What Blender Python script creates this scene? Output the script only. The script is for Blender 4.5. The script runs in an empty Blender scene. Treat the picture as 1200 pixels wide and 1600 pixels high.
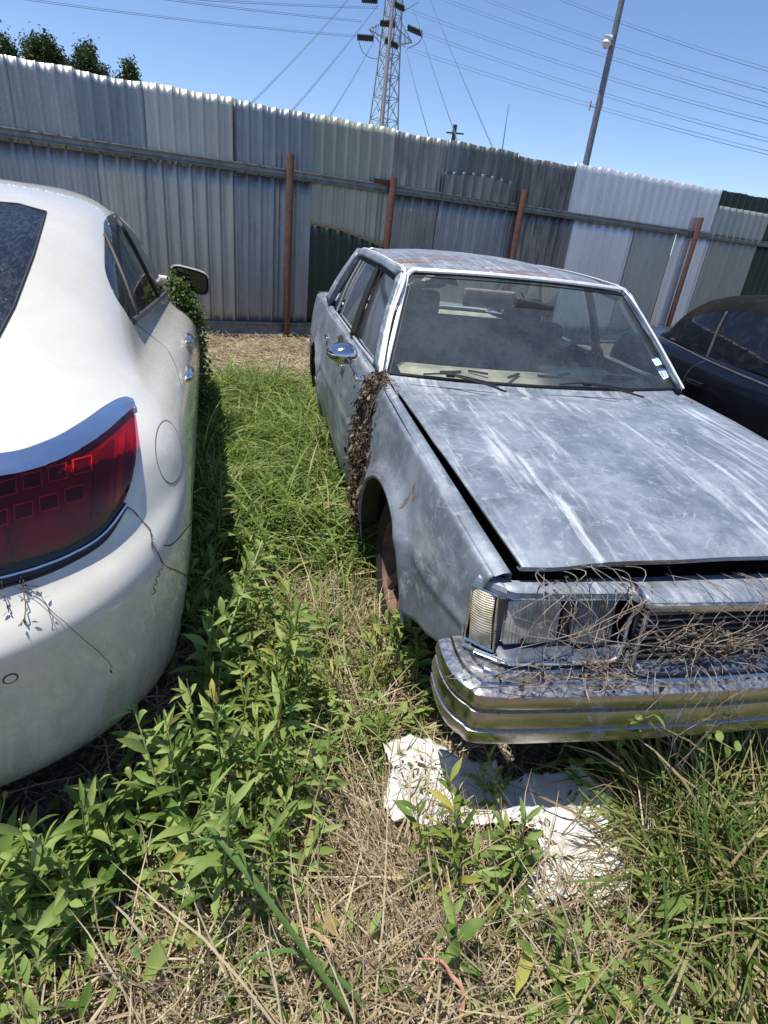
import bpy, bmesh, math, random
import numpy as np
from mathutils import Vector, Matrix
from mathutils.bvhtree import BVHTree
random.seed(7); rng = np.random.default_rng(7)
SC = bpy.context.scene
COL = SC.collection

# ------------------------------------------------------------------ camera
FPX = 900.0
def _n(v): v = np.array(v, float); return v/np.linalg.norm(v)
_D = _n([-200, 1790, FPX]); _R = np.array([-200, -475, FPX]); _R = _n(_R-_D*(_R@_D)); _U = -_D; _X = np.cross(_R, _U)
CM = np.array([_X, _R, _U])          # world axes expressed in camera coordinates (x right, y down, z forward)
EYE = np.array([0, 0, 1.6])
def ray(px, py): return CM@np.array([px-600.0, py-800.0, FPX])
def at_z(px, py, z):
    r = ray(px, py); return EYE+r*((z-EYE[2])/r[2])
def at_x(px, py, x):
    r = ray(px, py); return EYE+r*(x/r[0])
def at_y(px, py, y):
    r = ray(px, py); return EYE+r*(y/r[1])
def at_d(px, py, d):
    r = ray(px, py); return EYE+r*(d/math.hypot(r[0], r[1]))
cd = bpy.data.cameras.new('camera'); cam = bpy.data.objects.new('camera', cd); COL.objects.link(cam)
cd.sensor_fit = 'VERTICAL'; cd.sensor_height = 24; cd.lens = 24*FPX/1600; cd.clip_start = .02; cd.clip_end = 3000
rt, up, bk = CM@np.array([1, 0, 0.]), CM@np.array([0, -1, 0.]), CM@np.array([0, 0, -1.])
cam.matrix_world = Matrix([[rt[i], up[i], bk[i], EYE[i]] for i in range(3)]+[[0, 0, 0, 1]])
SC.camera = cam

# ------------------------------------------------------------------ world, sun, exposure
SUN = _n([-.225, -.014, 1.0])
w = bpy.data.worlds.new('World'); SC.world = w; w.use_nodes = True
nt = w.node_tree; bg = nt.nodes['Background']
sky = nt.nodes.new('ShaderNodeTexSky'); sky.sky_type = 'NISHITA'; sky.sun_disc = False
sky.sun_elevation = math.asin(SUN[2]); sky.sun_rotation = math.atan2(SUN[0], SUN[1])
sky.air_density = .85; sky.dust_density = .05; sky.ozone_density = 2.6; sky.altitude = 50
tint = nt.nodes.new('ShaderNodeMix'); tint.data_type = 'RGBA'; tint.blend_type = 'MULTIPLY'; tint.inputs[0].default_value = 1
nt.links.new(sky.outputs[0], tint.inputs[6]); tint.inputs[7].default_value = (.88, .92, 1.03, 1)
nt.links.new(tint.outputs[2], bg.inputs[0]); bg.inputs[1].default_value = .125
sl = bpy.data.lights.new('sun', 'SUN'); sl.energy = 4.9; sl.angle = math.radians(.53); sl.color = (1, .955, .86)
so = bpy.data.objects.new('sun', sl); COL.objects.link(so)
so.rotation_euler = Vector(SUN).to_track_quat('Z', 'Y').to_euler(); so.location = (-8, -1, 25)
SC.view_settings.view_transform = 'Standard'; SC.view_settings.look = 'None'
SC.view_settings.exposure = 0.34; SC.view_settings.gamma = 1
SC.render.engine = 'CYCLES'
SC.cycles.max_bounces = 8; SC.cycles.transparent_max_bounces = 12

# ------------------------------------------------------------------ helpers
def tag(o, label=None, cat=None, group=None, kind=None):
    if label: o['label'] = label
    if cat: o['category'] = cat
    if group: o['group'] = group
    if kind: o['kind'] = kind
    return o
def thing(name, label, cat, loc=(0, 0, 0), group=None):
    o = bpy.data.objects.new(name, None); COL.objects.link(o); o.location = loc; o.empty_display_size = .1
    return tag(o, label, cat, group)
def wloc(o):
    v = Vector((0, 0, 0))
    while o is not None: v = v+o.location; o = o.parent
    return v
def mesh(name, V, F, mat, parent=None, smooth=True, mats=None, fm=None, label=None, sharp=None):
    """V in world coordinates"""
    V = np.asarray(V, float).reshape(-1, 3)
    me = bpy.data.meshes.new(name)
    o = bpy.data.objects.new(name, me); COL.objects.link(o)
    if parent is not None:
        o.parent = parent; V = V-np.array(wloc(parent))
    if isinstance(F, np.ndarray):
        k = F.shape[1]; n = len(F)
        me.vertices.add(len(V)); me.vertices.foreach_set('co', V.astype(np.float32).ravel())
        me.loops.add(n*k); me.loops.foreach_set('vertex_index', F.astype(np.int32).ravel())
        me.polygons.add(n); me.polygons.foreach_set('loop_start', np.arange(0, n*k, k, dtype=np.int32))
        me.polygons.foreach_set('loop_total', np.full(n, k, dtype=np.int32))
        me.update(calc_edges=True); me.validate()
    else:
        me.from_pydata([tuple(v) for v in V], [], [tuple(f) for f in F]); me.update()
    for m in (mats or [mat]): me.materials.append(m)
    if fm is not None: me.polygons.foreach_set('material_index', np.asarray(fm, dtype=np.int32))
    if smooth:
        me.polygons.foreach_set('use_smooth', [True]*len(me.polygons))
        if sharp:
            me.set_sharp_from_angle(angle=math.radians(sharp))
    if label: o['label'] = label
    return o
def grid_faces(nu, nv, wrap_u=False, wrap_v=False, off=0, flip=False):
    I, J = np.meshgrid(np.arange(nu if wrap_u else nu-1), np.arange(nv if wrap_v else nv-1), indexing='ij')
    I = I.ravel(); J = J.ravel(); I2 = (I+1) % nu; J2 = (J+1) % nv
    F = np.stack([I*nv+J, I2*nv+J, I2*nv+J2, I*nv+J2], 1)+off
    return F[:, ::-1] if flip else F
class MB:
    def __init__(s): s.V = []; s.F = []; s.n = 0
    def add(s, V, F):
        V = np.asarray(V, float).reshape(-1, 3); s.V.append(V)
        s.F += [tuple(int(i)+s.n for i in f) for f in F]; s.n += len(V); return s
    def grid(s, G, flip=False, wrap_u=False, wrap_v=False):
        G = np.asarray(G, float); return s.add(G.reshape(-1, 3), grid_faces(G.shape[0], G.shape[1], wrap_u, wrap_v, 0, flip))
    def box(s, c, d, rot=None, bev=0):
        c = np.array(c, float); d = np.array(d, float)/2
        bm = bmesh.new(); bmesh.ops.create_cube(bm, size=2)
        for v in bm.verts: v.co = Vector((v.co.x*d[0], v.co.y*d[1], v.co.z*d[2]))
        if bev: bmesh.ops.bevel(bm, geom=bm.edges[:], offset=bev, segments=3, profile=.5, affect='EDGES')
        V = np.array([v.co[:] for v in bm.verts])
        if rot is not None: V = V@np.array(rot).T
        s.add(V+c, [[v.index for v in f.verts] for f in bm.faces]); bm.free(); return s
    def tube(s, pts, r, n=8, cap=True, closed=False):
        P = np.asarray(pts, float); m = len(P); r = np.broadcast_to(r, (m,))
        T = np.gradient(P, axis=0) if not closed else (np.roll(P, -1, 0)-np.roll(P, 1, 0))
        T /= np.linalg.norm(T, axis=1)[:, None]+1e-9
        a = np.array([0, 0, 1.]) if abs(T[0][2]) < .9 else np.array([1., 0, 0])
        rings = []
        N = np.cross(T[0], a); N /= np.linalg.norm(N)
        for i in range(m):
            N = N-T[i]*(N@T[i]); N /= np.linalg.norm(N)+1e-9; B = np.cross(T[i], N)
            th = np.arange(n)*2*math.pi/n
            rings.append(P[i]+r[i]*(np.cos(th)[:, None]*N+np.sin(th)[:, None]*B))
        s.grid(np.array(rings), wrap_v=True, wrap_u=closed)
        if cap and not closed:
            k = s.n-m*n; s.F.append(tuple(k+i for i in range(n))[::-1]); s.F.append(tuple(k+(m-1)*n+i for i in range(n)))
        return s
    def ribbon(s, prof, path, side, upv=(0, 0, 1), closed=False):
        """sweep a closed 2D profile [(out,up)] along a path; side = outward vectors per point"""
        P = np.asarray(path, float); S = np.asarray(side, float); S = S/np.linalg.norm(S, axis=1)[:, None]; U = np.array(upv, float)
        G = np.array([[P[i]+S[i]*a+U*b for a, b in prof] for i in range(len(P))])
        s.grid(G, wrap_v=True, wrap_u=closed)
        if not closed:
            k = s.n-G.shape[0]*G.shape[1]; n = G.shape[1]
            s.F.append(tuple(k+i for i in range(n))); s.F.append(tuple(k+(len(P)-1)*n+i for i in range(n))[::-1])
        return s
    def lathe(s, prof, c, axis, n=32):
        ax = _n(axis); a = np.array([0, 0, 1.]) if abs(ax[2]) < .9 else np.array([1., 0, 0])
        N = _n(np.cross(ax, a)); B = np.cross(ax, N); th = np.arange(n)*2*math.pi/n
        G = np.array([[np.array(c)+ax*h+r*(math.cos(t)*N+math.sin(t)*B) for t in th] for r, h in prof])
        s.grid(G, wrap_v=True); return s
    def build(s, name, mat, parent=None, smooth=True, sharp=35, label=None):
        V = np.concatenate(s.V); o = mesh(name, V, s.F, mat, parent, smooth, sharp=sharp, label=label)
        return o
def crom(pts, n):
    """Catmull-Rom resample of a polyline to n points"""
    P = np.asarray(pts, float)
    P2 = np.vstack([2*P[0]-P[1], P, 2*P[-1]-P[-2]]); m = len(P)-1
    out = []
    for t in np.linspace(0, m-1e-9, n):
        i = int(t); u = t-i; a, b, c, d = P2[i:i+4]
        out.append(.5*((2*b)+(-a+c)*u+(2*a-5*b+4*c-d)*u*u+(-a+3*b-3*c+d)*u**3))
    return np.array(out)
def lerp(x, xs, ys): return float(np.interp(x, xs, ys))

# ------------------------------------------------------------------ materials
class NB:
    def __init__(s, name):
        s.m = bpy.data.materials.new(name); s.m.use_nodes = True; s.t = s.m.node_tree; s.N = s.t.nodes; s.L = s.t.links
        s.b = s.N['Principled BSDF']; s.out = s.N['Material Output']; s._co = None
    def co(s, scale=(1, 1, 1), kind='Object', rot=(0, 0, 0), loc=(0, 0, 0)):
        tc = s.N.new('ShaderNodeTexCoord'); mp = s.N.new('ShaderNodeMapping')
        mp.inputs['Scale'].default_value = scale; mp.inputs['Rotation'].default_value = rot; mp.inputs['Location'].default_value = loc
        s.L.new(tc.outputs[kind], mp.inputs[0]); return mp.outputs[0]
    def noise(s, co, scale=5, detail=6, rough=.6, dist=0):
        n = s.N.new('ShaderNodeTexNoise'); n.inputs['Scale'].default_value = scale; n.inputs['Detail'].default_value = detail
        n.inputs['Roughness'].default_value = rough; n.inputs['Distortion'].default_value = dist
        s.L.new(co, n.inputs['Vector']); return n.outputs['Fac']
    def voro(s, co, scale=5, feature='F1', out='Distance'):
        n = s.N.new('ShaderNodeTexVoronoi'); n.feature = feature; n.inputs['Scale'].default_value = scale
        s.L.new(co, n.inputs['Vector']); return n.outputs[out]
    def ramp(s, fac, stops):
        r = s.N.new('ShaderNodeValToRGB'); e = r.color_ramp.elements
        while len(e) < len(stops): e.new(.5)
        for i, (p, c) in enumerate(stops):
            e[i].position = p; e[i].color = (*c, 1) if len(c) == 3 else c
        s.L.new(fac, r.inputs[0]); return r.outputs[0]
    def sm(s, fac, a, b):
        r = s.N.new('ShaderNodeMapRange'); r.interpolation_type = 'SMOOTHSTEP'
        r.inputs['From Min'].default_value = a; r.inputs['From Max'].default_value = b; s.L.new(fac, r.inputs[0]); return r.outputs[0]
    def mix(s, fac, a, b, mode='MIX'):
        m = s.N.new('ShaderNodeMix'); m.data_type = 'RGBA'; m.blend_type = mode
        for k, v in ((0, fac), (6, a), (7, b)):
            if isinstance(v, bpy.types.NodeSocket): s.L.new(v, m.inputs[k])
            else: m.inputs[k].default_value = v if k == 0 else ((*v, 1) if len(v) == 3 else v)
        return m.outputs[2]
    def math(s, op, a, b=0., clamp=False):
        m = s.N.new('ShaderNodeMath'); m.operation = op; m.use_clamp = clamp
        for k, v in ((0, a), (1, b)):
            if isinstance(v, bpy.types.NodeSocket): s.L.new(v, m.inputs[k])
            else: m.inputs[k].default_value = v
        return m.outputs[0]
    def sep(s, co):
        n = s.N.new('ShaderNodeSeparateXYZ'); s.L.new(co, n.inputs[0]); return n.outputs
    def rand(s):
        return s.N.new('ShaderNodeNewGeometry').outputs['Random Per Island']
    def set(s, **k):
        for a, v in k.items():
            i = s.b.inputs[{'color': 'Base Color', 'rough': 'Roughness', 'metal': 'Metallic', 'coat': 'Coat Weight', 'coatr': 'Coat Roughness', 'trans': 'Transmission Weight', 'spec': 'Specular IOR Level', 'ior': 'IOR', 'alpha': 'Alpha', 'sss': 'Subsurface Weight', 'sheen': 'Sheen Weight'}[a]]
            if isinstance(v, bpy.types.NodeSocket): s.L.new(v, i)
            else: i.default_value = (*v, 1) if isinstance(v, tuple) and len(v) == 3 else v
        return s
    def bump(s, h, strength=.3, dist=.01):
        b = s.N.new('ShaderNodeBump'); b.inputs['Strength'].default_value = strength; b.inputs['Distance'].default_value = dist
        s.L.new(h, b.inputs['Height']); s.L.new(b.outputs[0], s.b.inputs['Normal']); return s
    def translucent(s, color, fac=.35):
        t = s.N.new('ShaderNodeBsdfTranslucent'); mx = s.N.new('ShaderNodeMixShader'); mx.inputs[0].default_value = fac
        if isinstance(color, bpy.types.NodeSocket): s.L.new(color, t.inputs[0])
        else: t.inputs[0].default_value = (*color, 1)
        s.L.new(s.b.outputs[0], mx.inputs[1]); s.L.new(t.outputs[0], mx.inputs[2]); s.L.new(mx.outputs[0], s.out.inputs[0]); return s
def plain(name, c, rough=.5, metal=0., var=.25, scale=12, **k):
    b = NB(name); f = b.noise(b.co(), scale, 5)
    col = b.mix(b.sm(f, .3, .7), tuple(x*(1-var) for x in c), tuple(min(1, x*(1+var)) for x in c))
    return b.set(color=col, rough=rough, metal=metal, **k).m

def mat_old_paint(name='worn_paint', rust_edge=None, streak=1.0, rusty=0.0):
    b = NB(name); co = b.co()
    big = b.noise(co, 3.4, 9, .70, .4); fine = b.noise(co, 26, 9, .7); mid = b.noise(co, 7, 7, .7, .6)
    base = b.ramp(big, [(.34, (.12, .145, .18)), (.5, (.20, .232, .282)), (.66, (.30, .338, .39))])
    base = b.mix(b.sm(fine, .52, .72), base, (.34, .38, .43))
    blot = b.sm(mid, .56, .64)
    base = b.mix(b.math('MULTIPLY', blot, .4), base, (.09, .105, .13)); sp = b.sm(b.noise(co, 90, 4, .8), .60, .68); base = b.mix(b.math('MULTIPLY', sp, .3), base, (.08, .09, .11))
    # chalky oxidised streaks that run along the car
    st = b.noise(b.co((15, 1.0, 5), rot=(0, 0, .10)), 1.6, 9, .66, .35); pt = b.noise(b.co((1.2, .5, 1)), 2.4, 6, .65, .8)
    sm_ = b.math('MULTIPLY', b.sm(st, .47, .62), b.sm(pt, .40, .60))
    base = b.mix(b.math('MULTIPLY', sm_, .52*streak, True), base, (.66, .69, .72))
    # scratches
    vn = b.noise(co, 6, 4); wv_ = b.N.new('ShaderNodeVectorMath'); wv_.operation = 'MULTIPLY_ADD'; wn_ = b.N.new('ShaderNodeTexNoise'); wn_.inputs['Scale'].default_value = 7
    b.L.new(co, wn_.inputs['Vector']); b.L.new(wn_.outputs['Color'], wv_.inputs[0]); wv_.inputs[1].default_value = (.09, .09, .09); b.L.new(co, wv_.inputs[2])
    v = b.voro(wv_.outputs[0], 7, 'DISTANCE_TO_EDGE'); v2 = b.voro(wv_.outputs[0], 15, 'DISTANCE_TO_EDGE')
    scr = b.math('MAXIMUM', b.math('MULTIPLY', b.math('SUBTRACT', 1, b.sm(v, .0, .010)), b.sm(vn, .50, .56)), b.math('MULTIPLY', b.math('SUBTRACT', 1, b.sm(v2, .0, .014)), b.sm(b.noise(co, 4.3, 5), .56, .60)))
    base = b.mix(b.math('MULTIPLY', scr, .38), base, (.72, .74, .76))
    rn = b.noise(co, 3.3, 9, .7, .5); rm = b.sm(rn, .66-.10*rusty, .70-.07*rusty)
    rust = b.ramp(fine, [(.3, (.13, .055, .03)), (.6, (.26, .13, .085)), (.8, (.33, .20, .15))])
    base = b.mix(b.math('MULTIPLY', rm, .8), base, rust)
    if rust_edge is not None:      # (y0, y1): rust breaking out between two places along the car
        s = b.sep(b.co()); y = s[1]
        e = b.math('MULTIPLY', b.sm(y, rust_edge[0], rust_edge[1]), b.math('SUBTRACT', 1, b.sm(y, rust_edge[2], rust_edge[3])))
        e = b.math('MULTIPLY', e, b.sm(b.noise(b.co((.7, 3, 1)), 3, 8, .7, .5), .50, .60))
        base = b.mix(e, base, rust)
    ro = b.ramp(fine, [(.3, (.42,)*3), (.7, (.60,)*3)])
    b.set(color=base, rough=ro, metal=.30, spec=.5).bump(fine, .12, .004)
    return b.m
def mat_chrome_old(name='pitted_chrome', dirt=.5):
    b = NB(name); co = b.co(); f = b.noise(co, 9, 9, .7, .4); g = b.noise(co, 70, 4, .7)
    m = b.sm(f, .60-.14*dirt, .74-.12*dirt)
    col = b.mix(m, (.62, .63, .64), b.ramp(g, [(.3, (.16, .13, .10)), (.7, (.34, .31, .27))]))
    col = b.mix(b.sm(g, .62, .7), col, (.25, .17, .11))
    rg = b.math('ADD', b.math('MULTIPLY', m, .4), .13)
    b.set(color=col, rough=rg, metal=b.math('SUBTRACT', 1, b.math('MULTIPLY', m, .75))).bump(g, .08, .002)
    return b.m
def mat_white_paint():
    b = NB('pearl_white_paint'); co = b.co()
    f = b.noise(co, 3, 8, .65, .3); g = b.noise(co, 60, 5, .7); s = b.noise(b.co((6, 6, .9)), 3, 7, .65, .5)
    col = b.ramp(f, [(.3, (.55, .525, .46)), (.7, (.65, .63, .57))])
    col = b.mix(b.math('MULTIPLY', b.sm(g, .5, .75), .25), col, (.50, .48, .42))
    z = b.sep(co)[2]
    low = b.math('MULTIPLY', b.math('SUBTRACT', 1, b.sm(z, .25, .7)), b.sm(s, .42, .62))
    col = b.mix(b.math('MULTIPLY', low, .55), col, (.36, .34, .22))      # blotchy olive-brown tone, stronger towards the bottom
    ro = b.math('ADD', b.math('MULTIPLY', b.sm(g, .4, .8), .2), .22)
    b.set(color=col, rough=ro, metal=.0, coat=.7, coatr=.06)
    return b.m
def mat_tint(name, c=(.006, .007, .009), dust=.12, rough=.04):
    b = NB(name); co = b.co(); f = b.noise(co, 7, 8, .7, .6); g = b.noise(co, 80, 3)
    d = b.math('MULTIPLY', b.sm(f, .45, .75), dust)
    b.set(color=b.mix(d, c, (.45, .45, .43)), rough=b.math('ADD', b.math('MULTIPLY', d, 1.2), rough), spec=.35)
    return b.m
def mat_film():
    """bubbled window film on the white car's rear window"""
    b = NB('bubbled_tint'); co = b.co((1, 1, 1), rot=(0, 0, .3)); f = b.noise(b.co((14, 3.5, 10)), 3.2, 6, .6, 1.8)
    v = b.sm(f, .42, .62)
    b.set(color=b.mix(v, (.008, .011, .016), (.030, .038, .050)), rough=.26, spec=.35).bump(f, .5, .01)
    return b.m
def mat_glass(name='dusty_glass', dust=.30, tint=(.80, .86, .84)):
    b = NB(name); co = b.co()
    tr = b.N.new('ShaderNodeBsdfTransparent'); tr.inputs[0].default_value = (*tint, 1)
    gl = b.N.new('ShaderNodeBsdfGlossy'); gl.inputs['Roughness'].default_value = .05; gl.inputs[0].default_value = (1, 1, 1, 1)
    fr = b.N.new('ShaderNodeFresnel'); fr.inputs[0].default_value = 1.5
    mx = b.N.new('ShaderNodeMixShader'); b.L.new(fr.outputs[0], mx.inputs[0]); b.L.new(tr.outputs[0], mx.inputs[1]); b.L.new(gl.outputs[0], mx.inputs[2])
    df = b.N.new('ShaderNodeBsdfDiffuse'); df.inputs[0].default_value = (.36, .43, .48, 1)
    n1 = b.noise(co, 1.6, 10, .78, .1); n2 = b.noise(co, 60, 6, .8)
    d = b.math('ADD', b.math('MULTIPLY', b.sm(n1, .30, .80), dust*.40), b.math('MULTIPLY', b.sm(n2, .50, .80), dust*.35)); d = b.math('ADD', d, dust*.12)
    mx2 = b.N.new('ShaderNodeMixShader'); b.L.new(d, mx2.inputs[0]); b.L.new(mx.outputs[0], mx2.inputs[1]); b.L.new(df.outputs[0], mx2.inputs[2])
    b.L.new(mx2.outputs[0], b.out.inputs[0]); b.N.remove(b.b); return b.m
def mat_blades(name, stops, trans=.3, rough=.5):
    b = NB(name); r = b.rand(); c = b.ramp(r, stops)
    n = b.noise(b.co(), 30, 3); c = b.mix(b.math('MULTIPLY', n, .5), c, b.mix(.5, c, (.10, .09, .03)))
    b.set(color=c, rough=rough, spec=.3); b.translucent(c, trans); return b.m
def mat_leaf(name, stops, trans=.38):
    b = NB(name); r = b.rand(); c = b.ramp(r, stops); n = b.noise(b.co(), 40, 5, .6)
    c = b.mix(b.math('MULTIPLY', b.sm(n, .4, .8), .45), c, (.30, .33, .08))
    b.set(color=c, rough=.55, spec=.3).bump(n, .2, .002); b.translucent(c, trans); return b.m

M = {}
M['paint'] = mat_old_paint('worn_blue_grey_paint')
M['hoodpaint'] = mat_old_paint('worn_hood_paint', streak=1.35)
M['roofpaint'] = mat_old_paint('worn_roof_paint', rust_edge=(-.40, -.28, -.10, .45), rusty=.9)
M['chrome'] = mat_chrome_old('pitted_chrome', .35)
M['chrome_dirty'] = mat_chrome_old('dirty_chrome', .9)
M['bright'] = plain('bright_trim', (.80, .81, .83), .16, 1.0, .08)
M['dull_trim'] = plain('dull_trim', (.66, .68, .71), .38, .6, .15, 30)
M['black'] = plain('black_rubber', (.012, .012, .012), .6)
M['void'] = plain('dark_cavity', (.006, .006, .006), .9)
M['rust'] = NB('rust'); _b = M['rust']; _f = _b.noise(_b.co(), 22, 8, .7); M['rust'] = _b.set(color=_b.ramp(_f, [(.3, (.045, .022, .017)), (.55, (.115, .050, .034)), (.8, (.20, .10, .07))]), rough=.85).bump(_f, .4, .004).m
M['white'] = mat_white_paint()
M['tint'] = mat_tint('dark_tinted_glass')
M['film'] = mat_film()
M['glass'] = mat_glass()
M['glass_side'] = mat_glass('dusty_side_glass', .16, (.62, .68, .66))
M['steel_dark'] = plain('grimy_dark_metal', (.05, .045, .04), .6, .5)
M['dash'] = plain('faded_beige_dash', (.50, .45, .37), .8, var=.3, scale=9)
M['seat'] = plain('faded_beige_vinyl', (.34, .29, .23), .6, var=.25)
M['seat_dark'] = plain('dark_seat_cloth', (.16, .155, .15), .85)
M['headliner'] = plain('sagging_headliner', (.40, .38, .33), .95)
M['plastic'] = plain('grey_plastic', (.05, .052, .055), .4)
M['tyre'] = plain('tyre_rubber', (.02, .019, .018), .85, var=.35)
M['black_paint'] = plain('black_car_paint', (.003, .004, .007), .25, 0, .2, coat=.5, coatr=.05, spec=.3)
M['softtop'] = plain('black_canvas', (.014, .014, .015), .95, var=.4, scale=5, spec=.08)
M['white_plastic'] = plain('white_plastic', (.72, .72, .70), .4)

# ------------------------------------------------------------------ ground
def gz(x, y):
    x = np.asarray(x, float); y = np.asarray(y, float)
    b = .022*np.sin(2.3*x+1.1)*np.cos(1.9*y+.4)+.012*np.sin(5.7*x-3.1*y)+.008*np.sin(11*x+7*y+2)
    b = b*np.exp(-np.maximum(0, np.hypot(x, y-3)-9)/6.)
    return b-.015
def ground():
    def axis(a, b, fine, n):
        core = np.arange(a, b, fine); e = np.geomspace(.3, 900, n)
        return np.concatenate([a-e[::-1], core, b+e])
    xs = axis(-4, 6, .06, 18); ys = axis(-1, 9, .06, 18)
    Xg, Yg = np.meshgrid(xs, ys, indexing='ij')
    Z = gz(Xg, Yg); inside = (np.abs(Xg-1) < 5.2) & (np.abs(Yg-4) < 5.2)
    Z = Z+np.where(inside, rng.normal(0, .004, Z.shape), 0)
    b = NB('dry_soil'); co = b.co()
    f = b.noise(co, 3.5, 10, .7, .4); g = b.noise(co, 40, 8, .7); v = b.voro(co, 60)
    c = b.ramp(f, [(.3, (.035, .026, .018)), (.5, (.085, .065, .045)), (.7, (.17, .135, .095))])
    c = b.mix(b.sm(g, .4, .7), c, (.34, .285, .21)); c = b.mix(b.math('MULTIPLY', b.sm(v, .5, .15), .35), c, (.07, .055, .04))
    b.set(color=c, rough=.95, spec=.1).bump(g, .9, .02)
    tag(mesh('ground', np.stack([Xg, Yg, Z], -1), grid_faces(len(xs), len(ys)), b.m), kind='structure')
ground()

# ------------------------------------------------------------------ corrugated fence
FP = np.array([-.744, 8.441, 0]); FA = np.array([.969, .248, 0]); FA /= np.linalg.norm(FA); FN = np.array([FA[1], -FA[0], 0])   # FN faces the yard
def fpt(s, d, z): return FP+FA*s+FN*d+np.array([0, 0, z])
def mat_sheet(name, c1, c2, stain=None, stain_amt=.0, metal=.35):
    b = NB(name); co = b.co(); big = b.noise(b.co((1, 1, .35)), 1.6, 8, .65, .4); fine = b.noise(co, 40, 6, .7); v = b.noise(b.co((6, 6, .8)), 2.4, 7, .65, .6)
    c1 = tuple(x*1.22 for x in c1); c2 = tuple(x*1.22 for x in c2); c = b.mix(b.sm(big, .3, .7), c1, c2)
    c = b.mix(b.math('MULTIPLY', b.sm(fine, .45, .7), .22), c, tuple(min(1, x*1.5) for x in c2))
    if stain: c = b.mix(b.math('MULTIPLY', b.sm(v, .60-.2*stain_amt, .82-.2*stain_amt), .3+.5*stain_amt), c, stain)
    b.set(color=c, rough=.42, metal=min(1, metal*1.7), spec=.5).bump(fine, .1, .003); return b.m
MS = dict(blue=mat_sheet('galvanised_blue_grey', (.20, .215, .225), (.28, .295, .305), (.13, .14, .15), .3),
          grey=mat_sheet('galvanised_warm_grey', (.28, .285, .265), (.35, .355, .33), (.20, .21, .205), .2),
          navy=mat_sheet('galvanised_slate', (.15, .17, .19), (.23, .25, .275), (.10, .115, .13), .4),
          sage=mat_sheet('faded_sage_green', (.20, .225, .19), (.27, .29, .25), (.16, .18, .155), .2, .1),
          dark=mat_sheet('dark_grey_sheet', (.12, .125, .125), (.22, .225, .215), (.06, .065, .07), .6),
          stained=mat_sheet('rust_stained_sheet', (.09, .095, .095), (.20, .195, .185), (.045, .05, .055), .9),
          teal=mat_sheet('green_grey_sheet', (.075, .09, .09), (.15, .17, .168), (.05, .06, .065), .5),
          pale=mat_sheet('bright_galvanised', (.46, .475, .51), (.54, .555, .59), (.38, .40, .44), .3, .35),
          green=mat_sheet('dark_green_enamel', (.003, .014, .009), (.005, .020, .013), None, 0, 0.),
          greygreen=mat_sheet('pale_grey_green', (.22, .25, .24), (.29, .32, .305), (.17, .19, .185), .3, .2))
def sheet(s0, s1, z0, z1, key, d=0., pitch=.168, h=.038, label=None, parent=None, ph=0., ztop=None, zbot=None):
    s0 -= .012; s1 += .012
    k0 = math.floor((s0-ph)/pitch)-1
    knots = []
    s = k0*pitch+ph
    while s < s1+pitch:
        for a, b_ in ((0, 0), (.030, 0), (.034, .004), (.039, 0), (.084, 0), (.112, h), (.130, h), (.144, 0)):
            knots.append((s+a*pitch/.168, b_))
        s += pitch
    ks = np.array(knots); inner = [(x, y) for x, y in ks if s0 < x < s1]
    pr = [(s0, np.interp(s0, ks[:, 0], ks[:, 1]))]+inner+[(s1, np.interp(s1, ks[:, 0], ks[:, 1]))]
    nz = 9; G = []; wob = random.uniform(-.01, .01)
    for i, (sx, hh) in enumerate(pr):
        zt = z1 if ztop is None else ztop(sx); zb = z0 if zbot is None else zbot(sx)
        zt += (.006*math.sin(sx*9+wob*300) if z1 > 2.5 else 0)
        G.append([fpt(sx, d+hh+.004*math.sin(3*sx+z*2.2+wob*99), z) for z in np.linspace(zb, zt, nz)])
    G = np.array(G)
    o = mesh('sheet', G, grid_faces(len(pr), nz), MS[key], parent, smooth=False, label=label)
    sm = o.modifiers.new('t', 'SOLIDIFY'); sm.thickness = .0012; sm.offset = 0
    return o
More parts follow.
